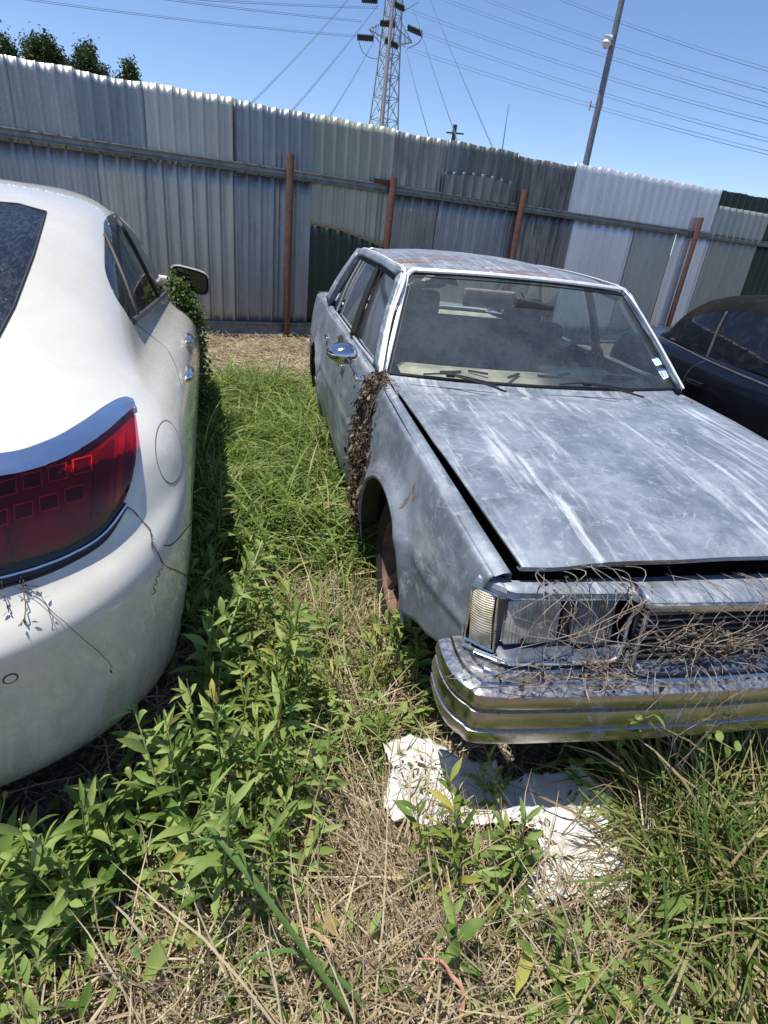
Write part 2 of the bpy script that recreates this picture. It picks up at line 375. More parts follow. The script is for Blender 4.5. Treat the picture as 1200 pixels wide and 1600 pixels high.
def fence():
    t = thing('corrugated_fence', 'tall patchwork fence of corrugated metal sheets behind the cars', 'fence', tuple(fpt(4, 0, 0)))
    T = 2.725; R0 = 2.0
    top = [(-7, -4.6, 'grey', .0), (-4.6, -3.0, 'sage', 0), (-3.0, -1.82, 'blue', 0), (-1.82, -1.2, 'blue', .01), (-1.2, -.5, 'navy', -.006), (-.5, .52, 'grey', .008), (.52, 1.5, 'navy', 0),
           (1.5, 2.66, 'sage', .01), (2.66, 3.52, 'dark', -.01), (3.52, 4.74, 'teal', .008), (4.74, 5.9, 'stained', -.03), (5.9, 9.45, 'pale', .02), (11.05, 12.4, 'green', 0), (12.4, 15, 'grey', 0), (15, 18, 'sage', 0)]
    for s0, s1, k, dz in top:
        sheet(s0, s1, R0-.03, T+dz, k, .0, parent=t, ph=random.uniform(0, .1), pitch=.168 if s0 < 5 else .2)
    sheet(3.5, 4.72, 2.0, 2.5, 'dark', .03, parent=t, ztop=lambda s: 2.33+.05*math.sin((s-3.5)*2.5), label='grey patch sheet laid over the green-grey sheet')
    sheet(9.45, 11.05, 2.4, T+.03, 'green', .01, parent=t, pitch=.2)
    sheet(9.45, 11.05, R0-.05, 2.50, 'greygreen', .035, parent=t, pitch=.2)
    low = [(-7, -4, 'sage'), (-4, -1.08, 'blue'), (-1.08, -.56, 'grey'), (-.56, .5, 'blue'), (.5, 1.5, 'navy'), (2.66, 3.5, 'dark'), (3.5, 4.85, 'navy'),
           (4.85, 6.1, 'stained'), (6.1, 7.55, 'pale'), (7.55, 8.62, 'greygreen'), (8.62, 9.6, 'pale'), (9.6, 11.0, 'sage'), (11.0, 12.6, 'green'), (12.6, 15, 'dark'), (15, 18, 'grey')]
    for s0, s1, k in low:
        sheet(s0, s1, .10, R0+.02, k, -.012, parent=t, ph=random.uniform(0, .1), pitch=.168 if s0 < 5 else .2)
    sheet(-.5, .5, .1, R0, 'grey', .002, parent=t, ztop=lambda s: R0+.02, zbot=lambda s: .1)
    zl = lambda s: 1.48-.10*(s-1.5)-.14*max(0, s-2.0)
    sheet(1.5, 2.66, .1, R0+.02, 'sage', -.012, parent=t, zbot=zl)
    sheet(1.49, 2.66, .1, 1.4, 'green', -.04, parent=t, ztop=lambda s: zl(s)+.06, label='dark green sheet behind the pale green one')
    steel = plain('galvanised_rail', (.17, .19, .19), .5, .5, .25)
    def rail(name, z, hgt, lab=None):
        mb = MB(); prof = [(-.03, -hgt/2), (.062, -hgt/2), (.066, -hgt/2+.012), (.05, -hgt*.16), (.05, hgt*.16), (.066, hgt/2-.012), (.062, hgt/2), (-.03, hgt/2)]
        path = [fpt(s, 0, z(s)) for s in np.linspace(-7, 18, 26)]
        mb.ribbon(prof, path, [FN]*26); return mb.build(name, steel, t, smooth=False, label=lab)
    rail('rail', lambda s: 2.03-.006*(s-2), .10)
    rail('base_rail', lambda s: .10, .16)
    # fixing screws
    for s, zt, dx, dz in ((1.18, 2.25, 0.0, 0), (2.66, 2.17, -.05, 0), (4.91, 2.26, -.02, 0), (9.01, 2.26, 0, 0), (-3.2, 2.2, 0, 0), (13.2, 2.25, 0, 0)):
        mb = MB(); b0 = fpt(s+dx, .115, -.15); b1 = fpt(s, .115, zt)
        mb.lathe([(.001, 0), (.047, 0), (.047, np.linalg.norm(b1-b0)-.01), (.042, np.linalg.norm(b1-b0)), (.036, np.linalg.norm(b1-b0)-.002), (.0, np.linalg.norm(b1-b0)-.02)], b0, b1-b0, 20)
        mb.build('post', M['rust'], t, label={1.18: 'leftmost rusty steel pipe post'}.get(s))
    mb = MB(); mb.box(fpt(2.52, .07, 2.1), (.28, .03, .05), rot=Matrix.Rotation(math.atan2(FA[1], FA[0]), 3, 'Z')); mb.build('bracket', M['rust'], t)
fence()

# ------------------------------------------------------------------ old sedan (nose towards the camera)
CX, CY = 1.385, .98
def T(x, y, z): return np.array([CX+x, CY+y, z])
def mirx(G):
    G = np.array(G, float); G[..., 0] = 2*CX-G[..., 0]; return G
def hwid(y, z, flare=True):
    W = lerp(y, [.1, .2, .5, 1., 1.6, 2.2, 3.6, 4.4, 4.9], [.79, .80, .845, .872, .885, .898, .898, .882, .855])
    d = z-.55; o = .33*d*d if d > 0 else .3*d*d
    W -= o
    W += .006*math.exp(-((z-.60)/.02)**2)
    if flare:
        for yc in (1.02, 3.765):
            r = math.hypot(y-yc, (z-.31)/.95)
            if z > .2: W += .034*math.exp(-((r-.40)/.055)**2)
    return W
YC = [.18, .46, .8, 1.3, 1.62, 2.2, 3.6, 4.3, 4.9]; ZC = [.785, .838, .878, .915, .93, .945, .95, .95, .92]
def zcr(y): return lerp(y, YC, ZC)
WR = .385
def archz(y, yc):
    d = abs(y-yc); return .31+math.sqrt(max(0, WR*WR-d*d))*.98
def zbot(y):
    if abs(y-1.02) < WR: return archz(y, 1.02)
    if abs(y-3.765) < WR: return archz(y, 3.765)
    if y < .7: return .37+(.63-y)*.22
    return .215
def sedan():
    root = thing('old_sedan', 'derelict four-door sedan with worn blue-grey paint and dead vines on its grille', 'car', (CX, CY+2.45, 0))
    P, HP = M['paint'], M['hoodpaint']
    def both(name, G, mat, parent=root, flip=False, **k):
        r = []
        for s in (-1, 1):
            A = np.array(G, float)
            if s == 1: A = mirx(A)
            o = mesh(name, A, grid_faces(A.shape[0], A.shape[1], flip=(flip if s == -1 else not flip)), mat, parent, **k); r.append(o)
        return r
    def side(name, ya, yb, front_slant=0., ins=.0):
        ys = sorted(set(list(np.arange(ya, yb, .016))+[yb]+[v for v in (1.02-WR+.001, 1.02+WR-.001, 3.765-WR+.001, 3.765+WR-.001, 1.02-WR-.001, 1.02+WR+.001, 3.765-WR-.001, 3.765+WR+.001) if ya < v < yb]))
        G = []
        for y in ys:
            zt, zb = zcr(y), zbot(y); col = []
            for t in np.linspace(0, 1, 34):
                z = zb+(zt-zb)*t
                yy = y
                if front_slant and y < ya+.25: yy = y+(.79-z)*front_slant*(1-(y-ya)/.25)
                dent = .006*math.sin(y*4.1+z*3)*math.sin(z*7+y*1.3)
                col.append(T(-(hwid(y, z)+dent), yy, z))
            for dx, dz in ((.003, .004), (.012, .009)):
                col.append(col[33]+np.array([dx, 0, dz]))
            G.append(col)
        o = both(name, G, P, sharp=50)
        for q in o:
            m = q.modifiers.new('t', 'SOLIDIFY'); m.thickness = .004; m.offset = -1
        return o
    side('fender', .205, 1.628, .25)
    fd = side('front_door', 1.636, 2.585)
    rd = side('rear_door', 2.593, 3.40)
    side('quarter_panel', 3.408, 4.88)
    # wheel-arch lips
    for yc in (1.02, 3.765):
        G = []
        for a in np.linspace(math.radians(2), math.radians(178), 40):
            y = yc-WR*math.cos(a); z = .31+WR*math.sin(a)*.98; x = hwid(y, z)
            row = []
            for dr, dx in ((.022, .000), (.012, .007), (.0, .008), (-.006, .002), (-.006, -.03)):
                yy = yc-(WR+dr)*math.cos(a); zz = .31+(WR+dr)*math.sin(a)*.98
                row.append(T(-(hwid(yy, zz)+dx if dx > -.01 else x+dx), yy, zz))
            G.append(row)
        both('arch_lip', G, P)
        both('arch_lip', [[r[3]+np.array([.001, 0, -.002]), r[4]+np.array([.05, 0, -.002])] for r in G], M['steel_dark'])
    # inner shell that closes the wheel wells and the floor
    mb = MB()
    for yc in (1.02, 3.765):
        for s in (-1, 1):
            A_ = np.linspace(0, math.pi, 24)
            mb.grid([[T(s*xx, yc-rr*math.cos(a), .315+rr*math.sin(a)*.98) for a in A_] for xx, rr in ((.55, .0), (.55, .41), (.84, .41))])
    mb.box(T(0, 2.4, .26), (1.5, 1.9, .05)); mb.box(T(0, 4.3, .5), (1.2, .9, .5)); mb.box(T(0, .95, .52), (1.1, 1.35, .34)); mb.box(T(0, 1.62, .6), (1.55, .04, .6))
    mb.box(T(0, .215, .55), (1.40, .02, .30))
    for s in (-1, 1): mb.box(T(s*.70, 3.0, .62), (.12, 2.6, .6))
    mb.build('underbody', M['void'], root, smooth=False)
    # top strips: front fender tops, then door and quarter shoulders
    def gapx(y): return lerp(y, [.2, .45, .8, 1.2, 1.5], [.722, .752, .772, .782, .785])
    G = []
    for y in np.linspace(.205, 1.628, 80):
        zc = zcr(y); xs = hwid(y, zc)-.012; xi = gapx(min(y, 1.5)); z0 = zc+.009
        yo = .25*(.79-z0)*max(0, 1-(y-.205)/.25)
        G.append([T(-xs, y+yo, z0), T(-xs+.004, y+yo, z0+.003), T(-(xs*.5+xi*.5), y+yo, z0+.010), T(-xi-.005, y+yo, z0+.011), T(-xi, y+yo, z0+.006), T(-xi, y+yo, z0-.07)])
    both('fender_top', G, P, sharp=60)
    for nm, ya, yb, pr in (('door_shoulder', 1.636, 2.585, fd), ('door_shoulder', 2.593, 3.40, rd), ('quarter_shoulder', 3.408, 4.88, None)):
        G = []
        for y in np.linspace(ya, yb, 30):
            zc = zcr(y)+.009; xs = hwid(y, zc-.009)-.012; xb = lerp(y, [1.6, 2.2, 3.6, 4.2, 4.9], [.775, .803, .803, .77, .76]); zb = lerp(y, [1.6, 3.9, 4.9], [.968, .978, .945])
            G.append([T(-xs, y, zc), T(-xs+.008, y, zc+.004), T(-(xs+xb)/2, y, (zc+zb)/2+.007), T(-xb, y, zb)])
        for i, s in enumerate((-1, 1)):
            A = np.array(G) if s == -1 else mirx(G)
            mesh(nm, A, grid_faces(A.shape[0], A.shape[1], flip=(s == 1)), P, pr[i] if pr else root, sharp=60)
    # hood, standing slightly ajar at the front
    nu, nv = 121, 90; G = []
    for i, v in enumerate(np.linspace(0, 1, nv)):
        row = []
        for u in np.linspace(-1, 1, nu):
            yb = 1.47-.115*(1-u*u); yf = .205-.012*(1-abs(u)**4)
            y = yf+(yb-yf)*v; hx = gapx(min(1.5, y))-lerp(v, [0, 1], [.020, .008])
            x = u*hx
            z = zcr(y)+.018+.024*(1-v)+.022*(1-u*u)
            z += .005*math.exp(-(x/.010)**2)*min(1, (1-v)*20)*min(1, v*20)
            z += .006*(1/(1+math.exp((abs(x)-.47)/.012)))*min(1, v*2.5)
            z += .0022*math.sin(x*9+y*5)*math.sin(y*7-x*3)+.0012*math.sin(x*23+1)*math.sin(y*19)
            z -= .006*math.exp(-((x-.17)**2+(y-.78)**2)/.0012)*0+.005*math.exp(-((x-.27)**2+(y-.80)**2)/.002)
            z -= .010*math.exp(-((x+.62)/.1)**2)*math.exp(-(y-.2)/.06)
            row.append(T(x, y, z))
        G.append(row)
    G = np.array(G); sk = []
    # folded edge
    ed = [G[0]+np.array([0, .0015, -.006]), G[0]+np.array([0, .004, -.010]), G[0]+np.array([0, .02, -.011])]
    Gh = np.concatenate([[ed[2], ed[1], ed[0]], G], 0)
    hood = mesh('hood', Gh, grid_faces(Gh.shape[0], Gh.shape[1]), HP, root, sharp=50)
    m = hood.modifiers.new('t', 'SOLIDIFY'); m.thickness = .005; m.offset = -1
    mb = MB(); mb.tube(G[1:-1, 1][:, :]+np.array([-.002, 0, -.01]), .0045, 6); mb.build('hood_edge', M['rust'], hood)
    mb = MB(); lip = [G[0, k]+np.array([0, -.001, -.003]) for k in range(16, 52)]; mb.tube(lip, [.0015+.0035*math.sin(math.pi*i/35)*(1+.3*math.sin(i*1.7)) for i in range(36)], 6)
    mb.build('edge_rust', M['rust'], hood)
    # front panel with lamp bays
    def fy(x):
        a = abs(x); return lerp(a, [0, .355, .385, .60, .72, .80], [.092, .104, .150, .160, .170, .232])
    xs = np.concatenate([np.linspace(-.745, -.40, 24), np.linspace(-.395, -.35, 8), np.linspace(-.34, .34, 30), np.linspace(.35, .395, 8), np.linspace(.40, .745, 24)])
    G = []
    for x in xs:
        f = fy(x); G.append([T(x, .225, .70), T(x, .220, .768), T(x, .214, .777), T(x, f+.04, .781), T(x, f+.012, .777), T(x, f, .768), T(x, f+.001, .750), T(x, f+.02, .746), T(x, f+.07, .744)])
    fp = mesh('front_panel', G, grid_faces(len(G), 9), P, root, sharp=40)
    G = []
    for x in xs:
        f = fy(x); G.append([T(x, f+.07, .606), T(x, f+.02, .596), T(x, f-.052, .584), T(x, f-.060, .577), T(x, f-.058, .566), T(x, f+.01, .50)])
    mesh('lower_panel', G, grid_faces(len(G), 6), M['navy'], root, sharp=40)
    for s in (-1, 1):
        mb = MB()   # corner caps between front panel, fender and lamp
        A, B = (-.808, .245), (-.742, .168)
        top = [T(s*.742, .262, .782), T(s*.742, .178, .777), T(s*.800, .238, .775), T(s*.782, .262, .787)]
        mb.add(top, [(0, 1, 2, 3)] if s == 1 else [(3, 2, 1, 0)])
        mb.add([T(s*.742, .170, .766), T(s*.806, .240, .763), T(s*.800, .238, .775), T(s*.742, .178, .777), T(s*.742, .172, .748), T(s*.808, .243, .746)], [(0, 1, 2, 3), (4, 5, 1, 0)] if s == 1 else [(3, 2, 1, 0), (0, 1, 5, 4)])
        mb.build('corner_panel', P, root, smooth=False); mb = MB()
        mb.add([T(s*.742, .112, .586), T(s*.822, .205, .584), T(s*.816, .250, .50), T(s*.742, .168, .50)], [(3, 2, 1, 0)] if s == 1 else [(0, 1, 2, 3)])
        mb.build('lower_corner', P, root, smooth=False)
        # bay walls
        mb = MB()
        mb.box(T(s*.573, .242, .675), (.36, .012, .16)); mb.box(T(s*.548, .205, .675), (.022, .07, .14)); mb.box(T(s*.746, .205, .675), (.020, .07, .150))
        mb.build('lamp_bay', M['plastic'], root, smooth=False)
        ribs = NB('ribbed_lens_'+str(s)); co = ribs.co((1, 1, 1)); sx = ribs.sep(co)[0]
        tlt = Matrix.Rotation(math.radians(-12), 3, 'X'); hl = MB(); hl.box(T(s*.648, .204, .672), (.172, .05, .146), rot=tlt, bev=.008); o = hl.build('headlight', M['chrome'], root)
        lens = MB(); lens.box(T(s*.648, .174, .671), (.160, .014, .134), rot=tlt, bev=.006); lens.build('lens', M['headlens'], o)
        tl = MB(); tl.box(T(s*.466, .19, .672), (.128, .05, .142), rot=tlt, bev=.006); o = tl.build('turn_signal', M['chrome_dirty'], root)
        l2 = MB(); l2.box(T(s*.466, .160, .671), (.118, .01, .132), rot=tlt, bev=.003)
        for k in range(12): l2.box(T(s*.466-.052+k*.0094, .1545, .670), (.004, .004, .128), rot=tlt)
        l2.build('lens', M['ribbed'], o)
        # corner marker lamp that wraps towards the fender
        pts = np.array([[s*.762, .190], [s*.780, .208], [s*.806, .240]])
        G = []
        for k in range(25):
            u = k/24; xy = pts[0]*(1-u)+pts[2]*u; n_ = np.array([-s*.0, 0])
            bul = .008*math.sin(math.pi*u)+.0012*(k % 2); xx = xy[0]+s*bul*.7; yy = xy[1]-bul*.7
            G.append([T(xx, yy+.012, .748), T(xx, yy, .744), T(xx, yy-.008, .675), T(xx, yy-.034, .598), T(xx, yy-.020, .590)])
        o = mesh('marker_lamp', G, grid_faces(25, 5, flip=(s == 1)), M['amber_lens'], root, sharp=60)
        mb = MB(); C = [T(s*.758, .184, .75), T(s*.812, .243, .749), T(s*.816, .212, .592), T(s*.756, .148, .592)]
        mb.tube(np.array([C[0], C[1]]), .0035, 6); mb.tube(np.array([C[1], C[2]]), .0035, 6); mb.tube(np.array([C[2], C[3]]), .006, 6); mb.tube(np.array([C[3], C[0]]), .0035, 6)
        mb.build('trim', M['chrome'], o)
        # bay trim: bright lines above and below the lamps
        mb = MB()
        mb.tube([T(s*x, fy(x)-.003, .750) for x in np.linspace(.74, .40, 16)], .0028, 6)
        lo = [T(s*x, fy(x)-.060, .581) for x in np.linspace(.80, .44, 18)]+[T(s*.408, fy(.4)-.052, .590), T(s*.392, .108, .63)]
        mb.tube(crom(lo, 60), .0065, 8)
        mb.tube(crom([T(s*.392, .108, .63), T(s*.386, .124, .70), T(s*.376, .112, .765), T(s*.372, .13, .782), T(s*.372, .24, .792)], 30), .0055, 8)
        mb.build('bay_trim', M['chrome_dirty'], root)
    # grille
    gr = MB(); gr.box(T(0, .155, .665), (.74, .01, .17)); g = gr.build('grille', M['void'], root, smooth=False)
    mb = MB()
    for k in range(9):
        mb.box(T(0, .088+.0032*k, .588+.0178*k), (.735, .022, .0055))
    mb.build('bars', M['grille'], g, smooth=False)
    mb = MB()
    for k in range(48): mb.box(T(-.36+k*.72/47, .120, .663), (.0022, .02, .155), rot=tlt)
    mb.build('fins', M['plastic'], g, smooth=False)
    mb = MB(); mb.ribbon([(0, 0), (.012, .002), (.014, .010), (.012, .018), (0, .02)], [T(x, fy(x)+.004, .746) for x in np.linspace(-.365, .365, 24)], [(0, -1, 0)]*24)
    mb.ribbon([(0, 0), (.008, 0), (.008, .008), (0, .008)], [T(x, fy(x)+.012, .734) for x in np.linspace(-.35, .35, 24)], [(0, -1, 0)]*24)
    for s in (-1, 1):
        mb.tube([T(s*.357, .106, .74), T(s*.374, .074, .58)], .005, 8); mb.tube([T(s*.345, .110, .735), T(s*.362, .080, .58)], .003, 8)
    mb.build('grille_frame', M['chrome_dirty'], g)
    # bumpers
    half = [(-.872, .27), (-.878, .20), (-.872, .13), (-.845, .075), (-.79, .035), (-.5, .010), (-.25, -.002), (0, -.006)]
    full = crom(half+[(-x, y) for x, y in half[-2::-1]], 150)
    prof = [(-.115, .562), (-.078, .563), (-.073, .556), (-.042, .555), (-.037, .548), (-.014, .545), (-.003, .538), (0, .526), (.002, .512), (-.001, .497), (-.011, .493), (-.011, .486), (-.001, .482), (.004, .458), (.002, .432), (-.007, .427), (-.007, .420), (.002, .415), (.001, .388), (-.006, .366), (-.022, .356), (-.05, .354), (-.052, .38), (-.055, .53)]
    def bumper(name, flip):
        tn = np.gradient(full, axis=0); nrm = np.stack([tn[:, 1], -tn[:, 0]], 1); nrm /= np.linalg.norm(nrm, axis=1)[:, None]
        path = [T(x, y if not flip else 4.92-y, 0) for x, y in full]; sd = [(a, b if not flip else -b, 0) for a, b in nrm]
        mb = MB(); mb.ribbon(prof, path, sd); return mb.build(name, M['bumper'], root, sharp=38)
    bumper('front_bumper', False); bumper('rear_bumper', True)
    mb = MB(); mb.box(T(0, .125, .545), (1.5, .10, .012)); mb.build('filler_panel', P, root, smooth=False)
    # tyres and rims
    for yc in (1.02, 3.765):
        for s in (-1, 1):
            c = T(s*.660, yc, .305); ax = (s, 0, 0)
            w_ = MB(); w_.lathe([(.19, -.02), (.20, .0), (.27, -.005), (.298, .01), (.308, .03), (.309, .13), (.300, .160), (.275, .176), (.22, .172), (.195, .160), (.19, .145)], c, ax, 48)
            wh = w_.build('wheel', M['tyre'], root)
            r_ = MB(); r_.lathe([(.196, .165), (.190, .160), (.180, .13), (.172, .10), (.10, .085), (.062, .098), (.060, .128), (.045, .135), (.0, .136)], c, ax, 40)
            for k in range(5):
                a = k*2*math.pi/5+.3; d = np.array([0, math.cos(a), math.sin(a)]); e = np.array([0, -math.sin(a), math.cos(a)]); X = np.array([s, 0, 0.])
                V = [];
                for rr, wd, hx in ((.05, .026, .128), (.11, .022, .130), (.175, .036, .150)):
                    for q, hh in ((-1, -.02), (-.6, 0), (.6, 0), (1, -.02)): V.append(c+d*rr+e*wd*q+X*(hx+hh))
                r_.add(V, [(i*4+j, i*4+j+1, i*4+j+5, i*4+j+4) for i in range(2) for j in range(3)])
            r_.build('rim', M['rimrust'], wh)
    # windshield surface
    def ws(s, t, off=0.):
        hw = .780*(1-t)+.606*t; x = s*hw+.045*(.5+.5*s)+.003
        y = 1.705+.455*t-(.115*(1-t)+.065*t)*(1-s*s); z = .962+.418*t+.018*t*(1-s*s)
        return T(x, y, z)+off*np.array([.25*s, -.66, .70])
    G = [[ws(s, t) for t in np.linspace(0, 1, 14)] for s in np.linspace(-1, 1, 30)]
    wsh = mesh('windshield', G, grid_faces(30, 14), M['glass'], root)
    # bright windshield surround: two-step moulding
    ring = [ws(s, 0, .006) for s in np.linspace(-.97, .97, 40)]
    sideR = [ws(1, t, .008)+np.array([.010, 0, 0]) for t in np.linspace(.0, .96, 20)]; topR = [ws(s, 1, .008)+np.array([0, .006, .008]) for s in np.linspace(.97, -.97, 40)]
    sideL = [ws(-1, t, .008)-np.array([.010, 0, 0]) for t in np.linspace(.96, .0, 20)]
    loop = sideR+topR+sideL
    def strip(path, wd, th, mat, name, par, sides):
        mb = MB(); prof = [(-wd/2, 0), (-wd/2+.003, th), (-wd/8, th*1.1), (-wd/16, th*.6), (wd/16, th*.6), (wd/8, th*1.1), (wd/2-.003, th), (wd/2, 0)]
        P_ = np.array(path); T_ = np.gradient(P_, axis=0); T_ /= np.linalg.norm(T_, axis=1)[:, None]; Nn = np.array(sides, float)
        Nn = Nn-T_*np.sum(Nn*T_, 1)[:, None]; Nn /= np.linalg.norm(Nn, axis=1)[:, None]; Bn = np.cross(T_, Nn)
        mb.grid(np.array([[P_[i]+Bn[i]*a+Nn[i]*b for a, b in prof] for i in range(len(P_))]), wrap_v=True)
        return mb.build(name, mat, par, sharp=30)
    Lp = crom(loop, 160)
    wn = [(0, -.66, .70)]*160
    strip(Lp, .024, .010, M['trimwhite'], 'windshield_trim', root, wn)
    mb = MB(); mb.tube(crom([ws(s, .0, .004) for s in np.linspace(-1, 1, 12)], 50), .008, 6); mb.build('lower_seal', M['black'], wsh)
    mb = MB(); mb.tube(crom([ws(1, t, .002)-np.array([.016, 0, 0]) for t in np.linspace(0, .95, 12)]+[ws(s, .965, .002) for s in np.linspace(.92, -.92, 14)]+[ws(-1, t, .002)+np.array([.016, 0, 0]) for t in np.linspace(.95, 0, 12)], 120), .004, 6); mb.build('seal', M['black'], wsh)
    # cowl
    G = []
    for s in np.linspace(-1, 1, 40):
        xh = s*.775; yb = 1.47-.115*(1-s*s); f = ws(s*.99, 0)
        G.append([T(xh, yb-.03, .925), T(xh, yb+.01, .93), np.array([f[0], f[1]-.03, .945]), f+np.array([0, -.006, -.003])])
    mesh('cowl', G, grid_faces(40, 4, flip=False), P, root)
    # side glass surface
    def gs(y, t, off=0.):
        xb = lerp(y, [1.6, 2.2, 3.6, 4.2], [.803, .812, .806, .768]); xt = lerp(y, [2.1, 2.5, 3.3, 4.0], [.625, .650, .645, .60])
        zb = lerp(y, [1.6, 4.2], [.968, .980]); zt = lerp(y, [2.1, 2.5, 3.2, 3.6], [1.374, 1.410, 1.418, 1.398])
        x = xb+(xt-xb)*t+.014*math.sin(math.pi*t)+off*.92; return T(-x, y, zb+(zt-zb)*t+off*.38)
    def gpan(name, quad, mat, th=.02, off=0., par=root, nt=14, ny=5, pr=None):
        (y0, t0), (y1, t1), (y2, t2), (y3, t3) = quad   # bottom-front, bottom-rear, top-rear, top-front
        G = []
        for a in np.linspace(0, 1, ny):
            col = []
            for b in np.linspace(0, 1, nt):
                yb = y0+(y1-y0)*a; yt = y3+(y2-y3)*a; tb = t0+(t1-t0)*a; tt = t3+(t2-t3)*a
                col.append(gs(yb+(yt-yb)*b, tb+(tt-tb)*b, off))
            G.append(col)
        for i, s in enumerate((-1, 1)):
            A = np.array(G) if s == -1 else mirx(G)
            p_ = par[i] if isinstance(par, list) else par
            o = mesh(name, A, grid_faces(ny, nt, flip=(s == 1)), mat, p_, sharp=60)
            if th:
                m = o.modifiers.new('t', 'SOLIDIFY'); m.thickness = th; m.offset = -1
    gpan('front_pillar', ((1.665, 0), (1.775, 0), (2.215, 1), (2.13, 1)), P, .03)
    gpan('side_window', ((1.80, .02), (2.515, .02), (2.60, .93), (2.225, .93)), M['glass_side'], 0, -.012, fd)
    gpan('side_window', ((2.575, .02), (3.36, .02), (3.235, .93), (2.655, .93)), M['glass_side'], 0, -.012, rd)
    gpan('quarter_window', ((3.44, .03), (3.80, .03), (3.42, .86), (3.30, .90)), M['glass_side'], 0, -.012)
    gpan('door_pillar', ((2.515, 0), (2.58, 0), (2.65, .95), (2.605, .95)), M['black'], .03, -.008)
    gpan('rear_pillar', ((3.80, 0), (4.16, 0), (3.58, 1), (3.42, .9)), P, .04)
    gpan('roof_rail', ((2.17, .92), (3.47, .90), (3.58, 1.0), (2.12, 1.0)), P, .03, .002, ny=20, nt=4)
    gpan('roof_rail', ((2.225, .86), (3.30, .86), (3.38, .93), (2.20, .93)), M['black'], .02, -.004, ny=20, nt=4)
    def gline(name, pts, wd, mat, par=root, off=.006, th=.007):
        Pp = crom([gs(y, t, off) for y, t in pts], 60)
        for i, s in enumerate((-1, 1)):
            A = Pp if s == -1 else mirx(Pp)
            strip(A, wd, th, mat, name, par[i] if isinstance(par, list) else par, [(s*.92, 0, .38)]*60)
    gline('door_frame', [(1.79, .0), (2.01, .5), (2.235, .955), (2.40, .965), (2.60, .955)], .014, M['trimwhite'], fd, .003)
    gline('door_frame', [(2.535, .0), (2.575, .5), (2.62, .95)], .016, M['trimwhite'], fd)
    gline('door_frame', [(2.58, .0), (2.615, .5), (2.655, .93)], .010, M['dull_trim'], rd)
    gline('door_frame', [(3.40, .0), (3.34, .5), (3.26, .92)], .016, M['trimwhite'], rd)
    gline('door_frame', [(2.64, .93), (2.9, .945), (3.25, .93)], .012, M['trimwhite'], rd)
    gline('drip_rail', [(1.655, .0), (1.90, .52), (2.12, .99), (2.4, 1.01), (3.0, 1.01), (3.5, .99), (3.75, .62), (4.05, .12)], .020, M['trimwhite'], root, .010, .012)
    gline('belt_trim', [(1.80, .0), (2.3, .0), (2.58, .0)], .014, M['dull_trim'], fd)
    gline('belt_trim', [(2.60, .0), (3.0, .0), (3.39, .0)], .014, M['dull_trim'], rd)
    # roof
    G = []
    for s in np.linspace(-1, 1, 61):
        row = []
        for v in np.linspace(0, 1, 50):
            yf = ws(s, 1)[1]-CY+.012; yr = 3.58+.05*(1-s*s); y = yf+(yr-yf)*v
            e = gs(max(2.1, min(3.58, y)), 1.0); hx = CX-e[0]-.004
            z = e[2]+.004+.048*(1-abs(s)**2.6)*math.sin(math.pi*min(1, .16+v*.60))**.6
            z = z if v > 0 else z
            row.append(T(s*hx, y, z))
        G.append(row)
    o = mesh('roof', G, grid_faces(61, 50), M['roofpaint'], root)
    m = o.modifiers.new('t', 'SOLIDIFY'); m.thickness = .006; m.offset = -1
    G2 = np.array(G)-np.array([0, 0, .03]); mesh('roof_lining', G2[3:-3, 2:-2], grid_faces(55, 46), M['headliner'], root)
    # rear window
    def rw(s, t):
        hw = .66*(1-t)+.565*t; y = 4.15+.06*(1-s*s)*(1-t)-(.56)*t+.04*(1-s*s)*t; z = .985+.424*t; return T(s*hw, y, z)
    G = [[rw(s, t) for t in np.linspace(0, 1, 10)] for s in np.linspace(-1, 1, 20)]
    mesh('rear_window', G, grid_faces(20, 10), M['glass_side'], root)
    strip(crom([rw(1, t) for t in np.linspace(0, 1, 8)]+[rw(s, 1) for s in np.linspace(.9, -.9, 12)]+[rw(-1, t) for t in np.linspace(1, 0, 8)]+[rw(s, 0) for s in np.linspace(-.9, .95, 12)], 120), .03, .01, M['dull_trim'], 'rear_window_trim', root, [(0, .6, .75)]*120)
    # trunk and tail
    G = [[T(s*.765, 4.13+.75*v+(.07*(1-s*s) if v == 0 else 0), .972-.03*v+.02*(1-s*s)) for v in np.linspace(0, 1, 12)] for s in np.linspace(-1, 1, 30)]
    mesh('trunk_lid', G, grid_faces(30, 12), P, root)
    G = [[T(s*hwid(4.88, z), 4.88+.02*(1-abs(s)**6)-(.0 if z < .93 else .01), z) for z in np.linspace(.955, .36, 10)] for s in np.linspace(-1, 1, 30)]
    mesh('tail_panel', G, grid_faces(30, 10), P, root)
    for s in (-1, 1):
        mb = MB(); mb.box(T(s*.66, 4.905, .74), (.30, .03, .16), bev=.006); mb.build('tail_lamp', M['redlens'], root)
    # mirror on the door on the photo's left side
    mb = MB(); c = at_z(536, 553, 1.02); b0 = at_z(560, 588, .975)
    th = np.linspace(0, 2*math.pi, 24, endpoint=False); ax = _n([.15, -1, .0]); sx = _n(np.cross(ax, [0, 0, 1])); sz = np.array([0, 0, 1.])
    G = []
    for r, h_ in ((.0, -.055), (.45, -.052), (.75, -.040), (.93, -.018), (1.0, .01), (1.0, .03), (.94, .034), (.90, .028)):
        G.append([c-ax*h_*1.1+(sx*.074*math.cos(t)+sz*.050*math.sin(t)*(1-.12*math.cos(t)))*r for t in th])
    mb.grid(np.array(G), wrap_v=True, flip=True)
    mb.tube(crom([c+np.array([.035, -.01, -.035]), (c+b0)/2+np.array([.01, 0, -.012]), b0], 12), [.011-.0003*i for i in range(12)], 10)
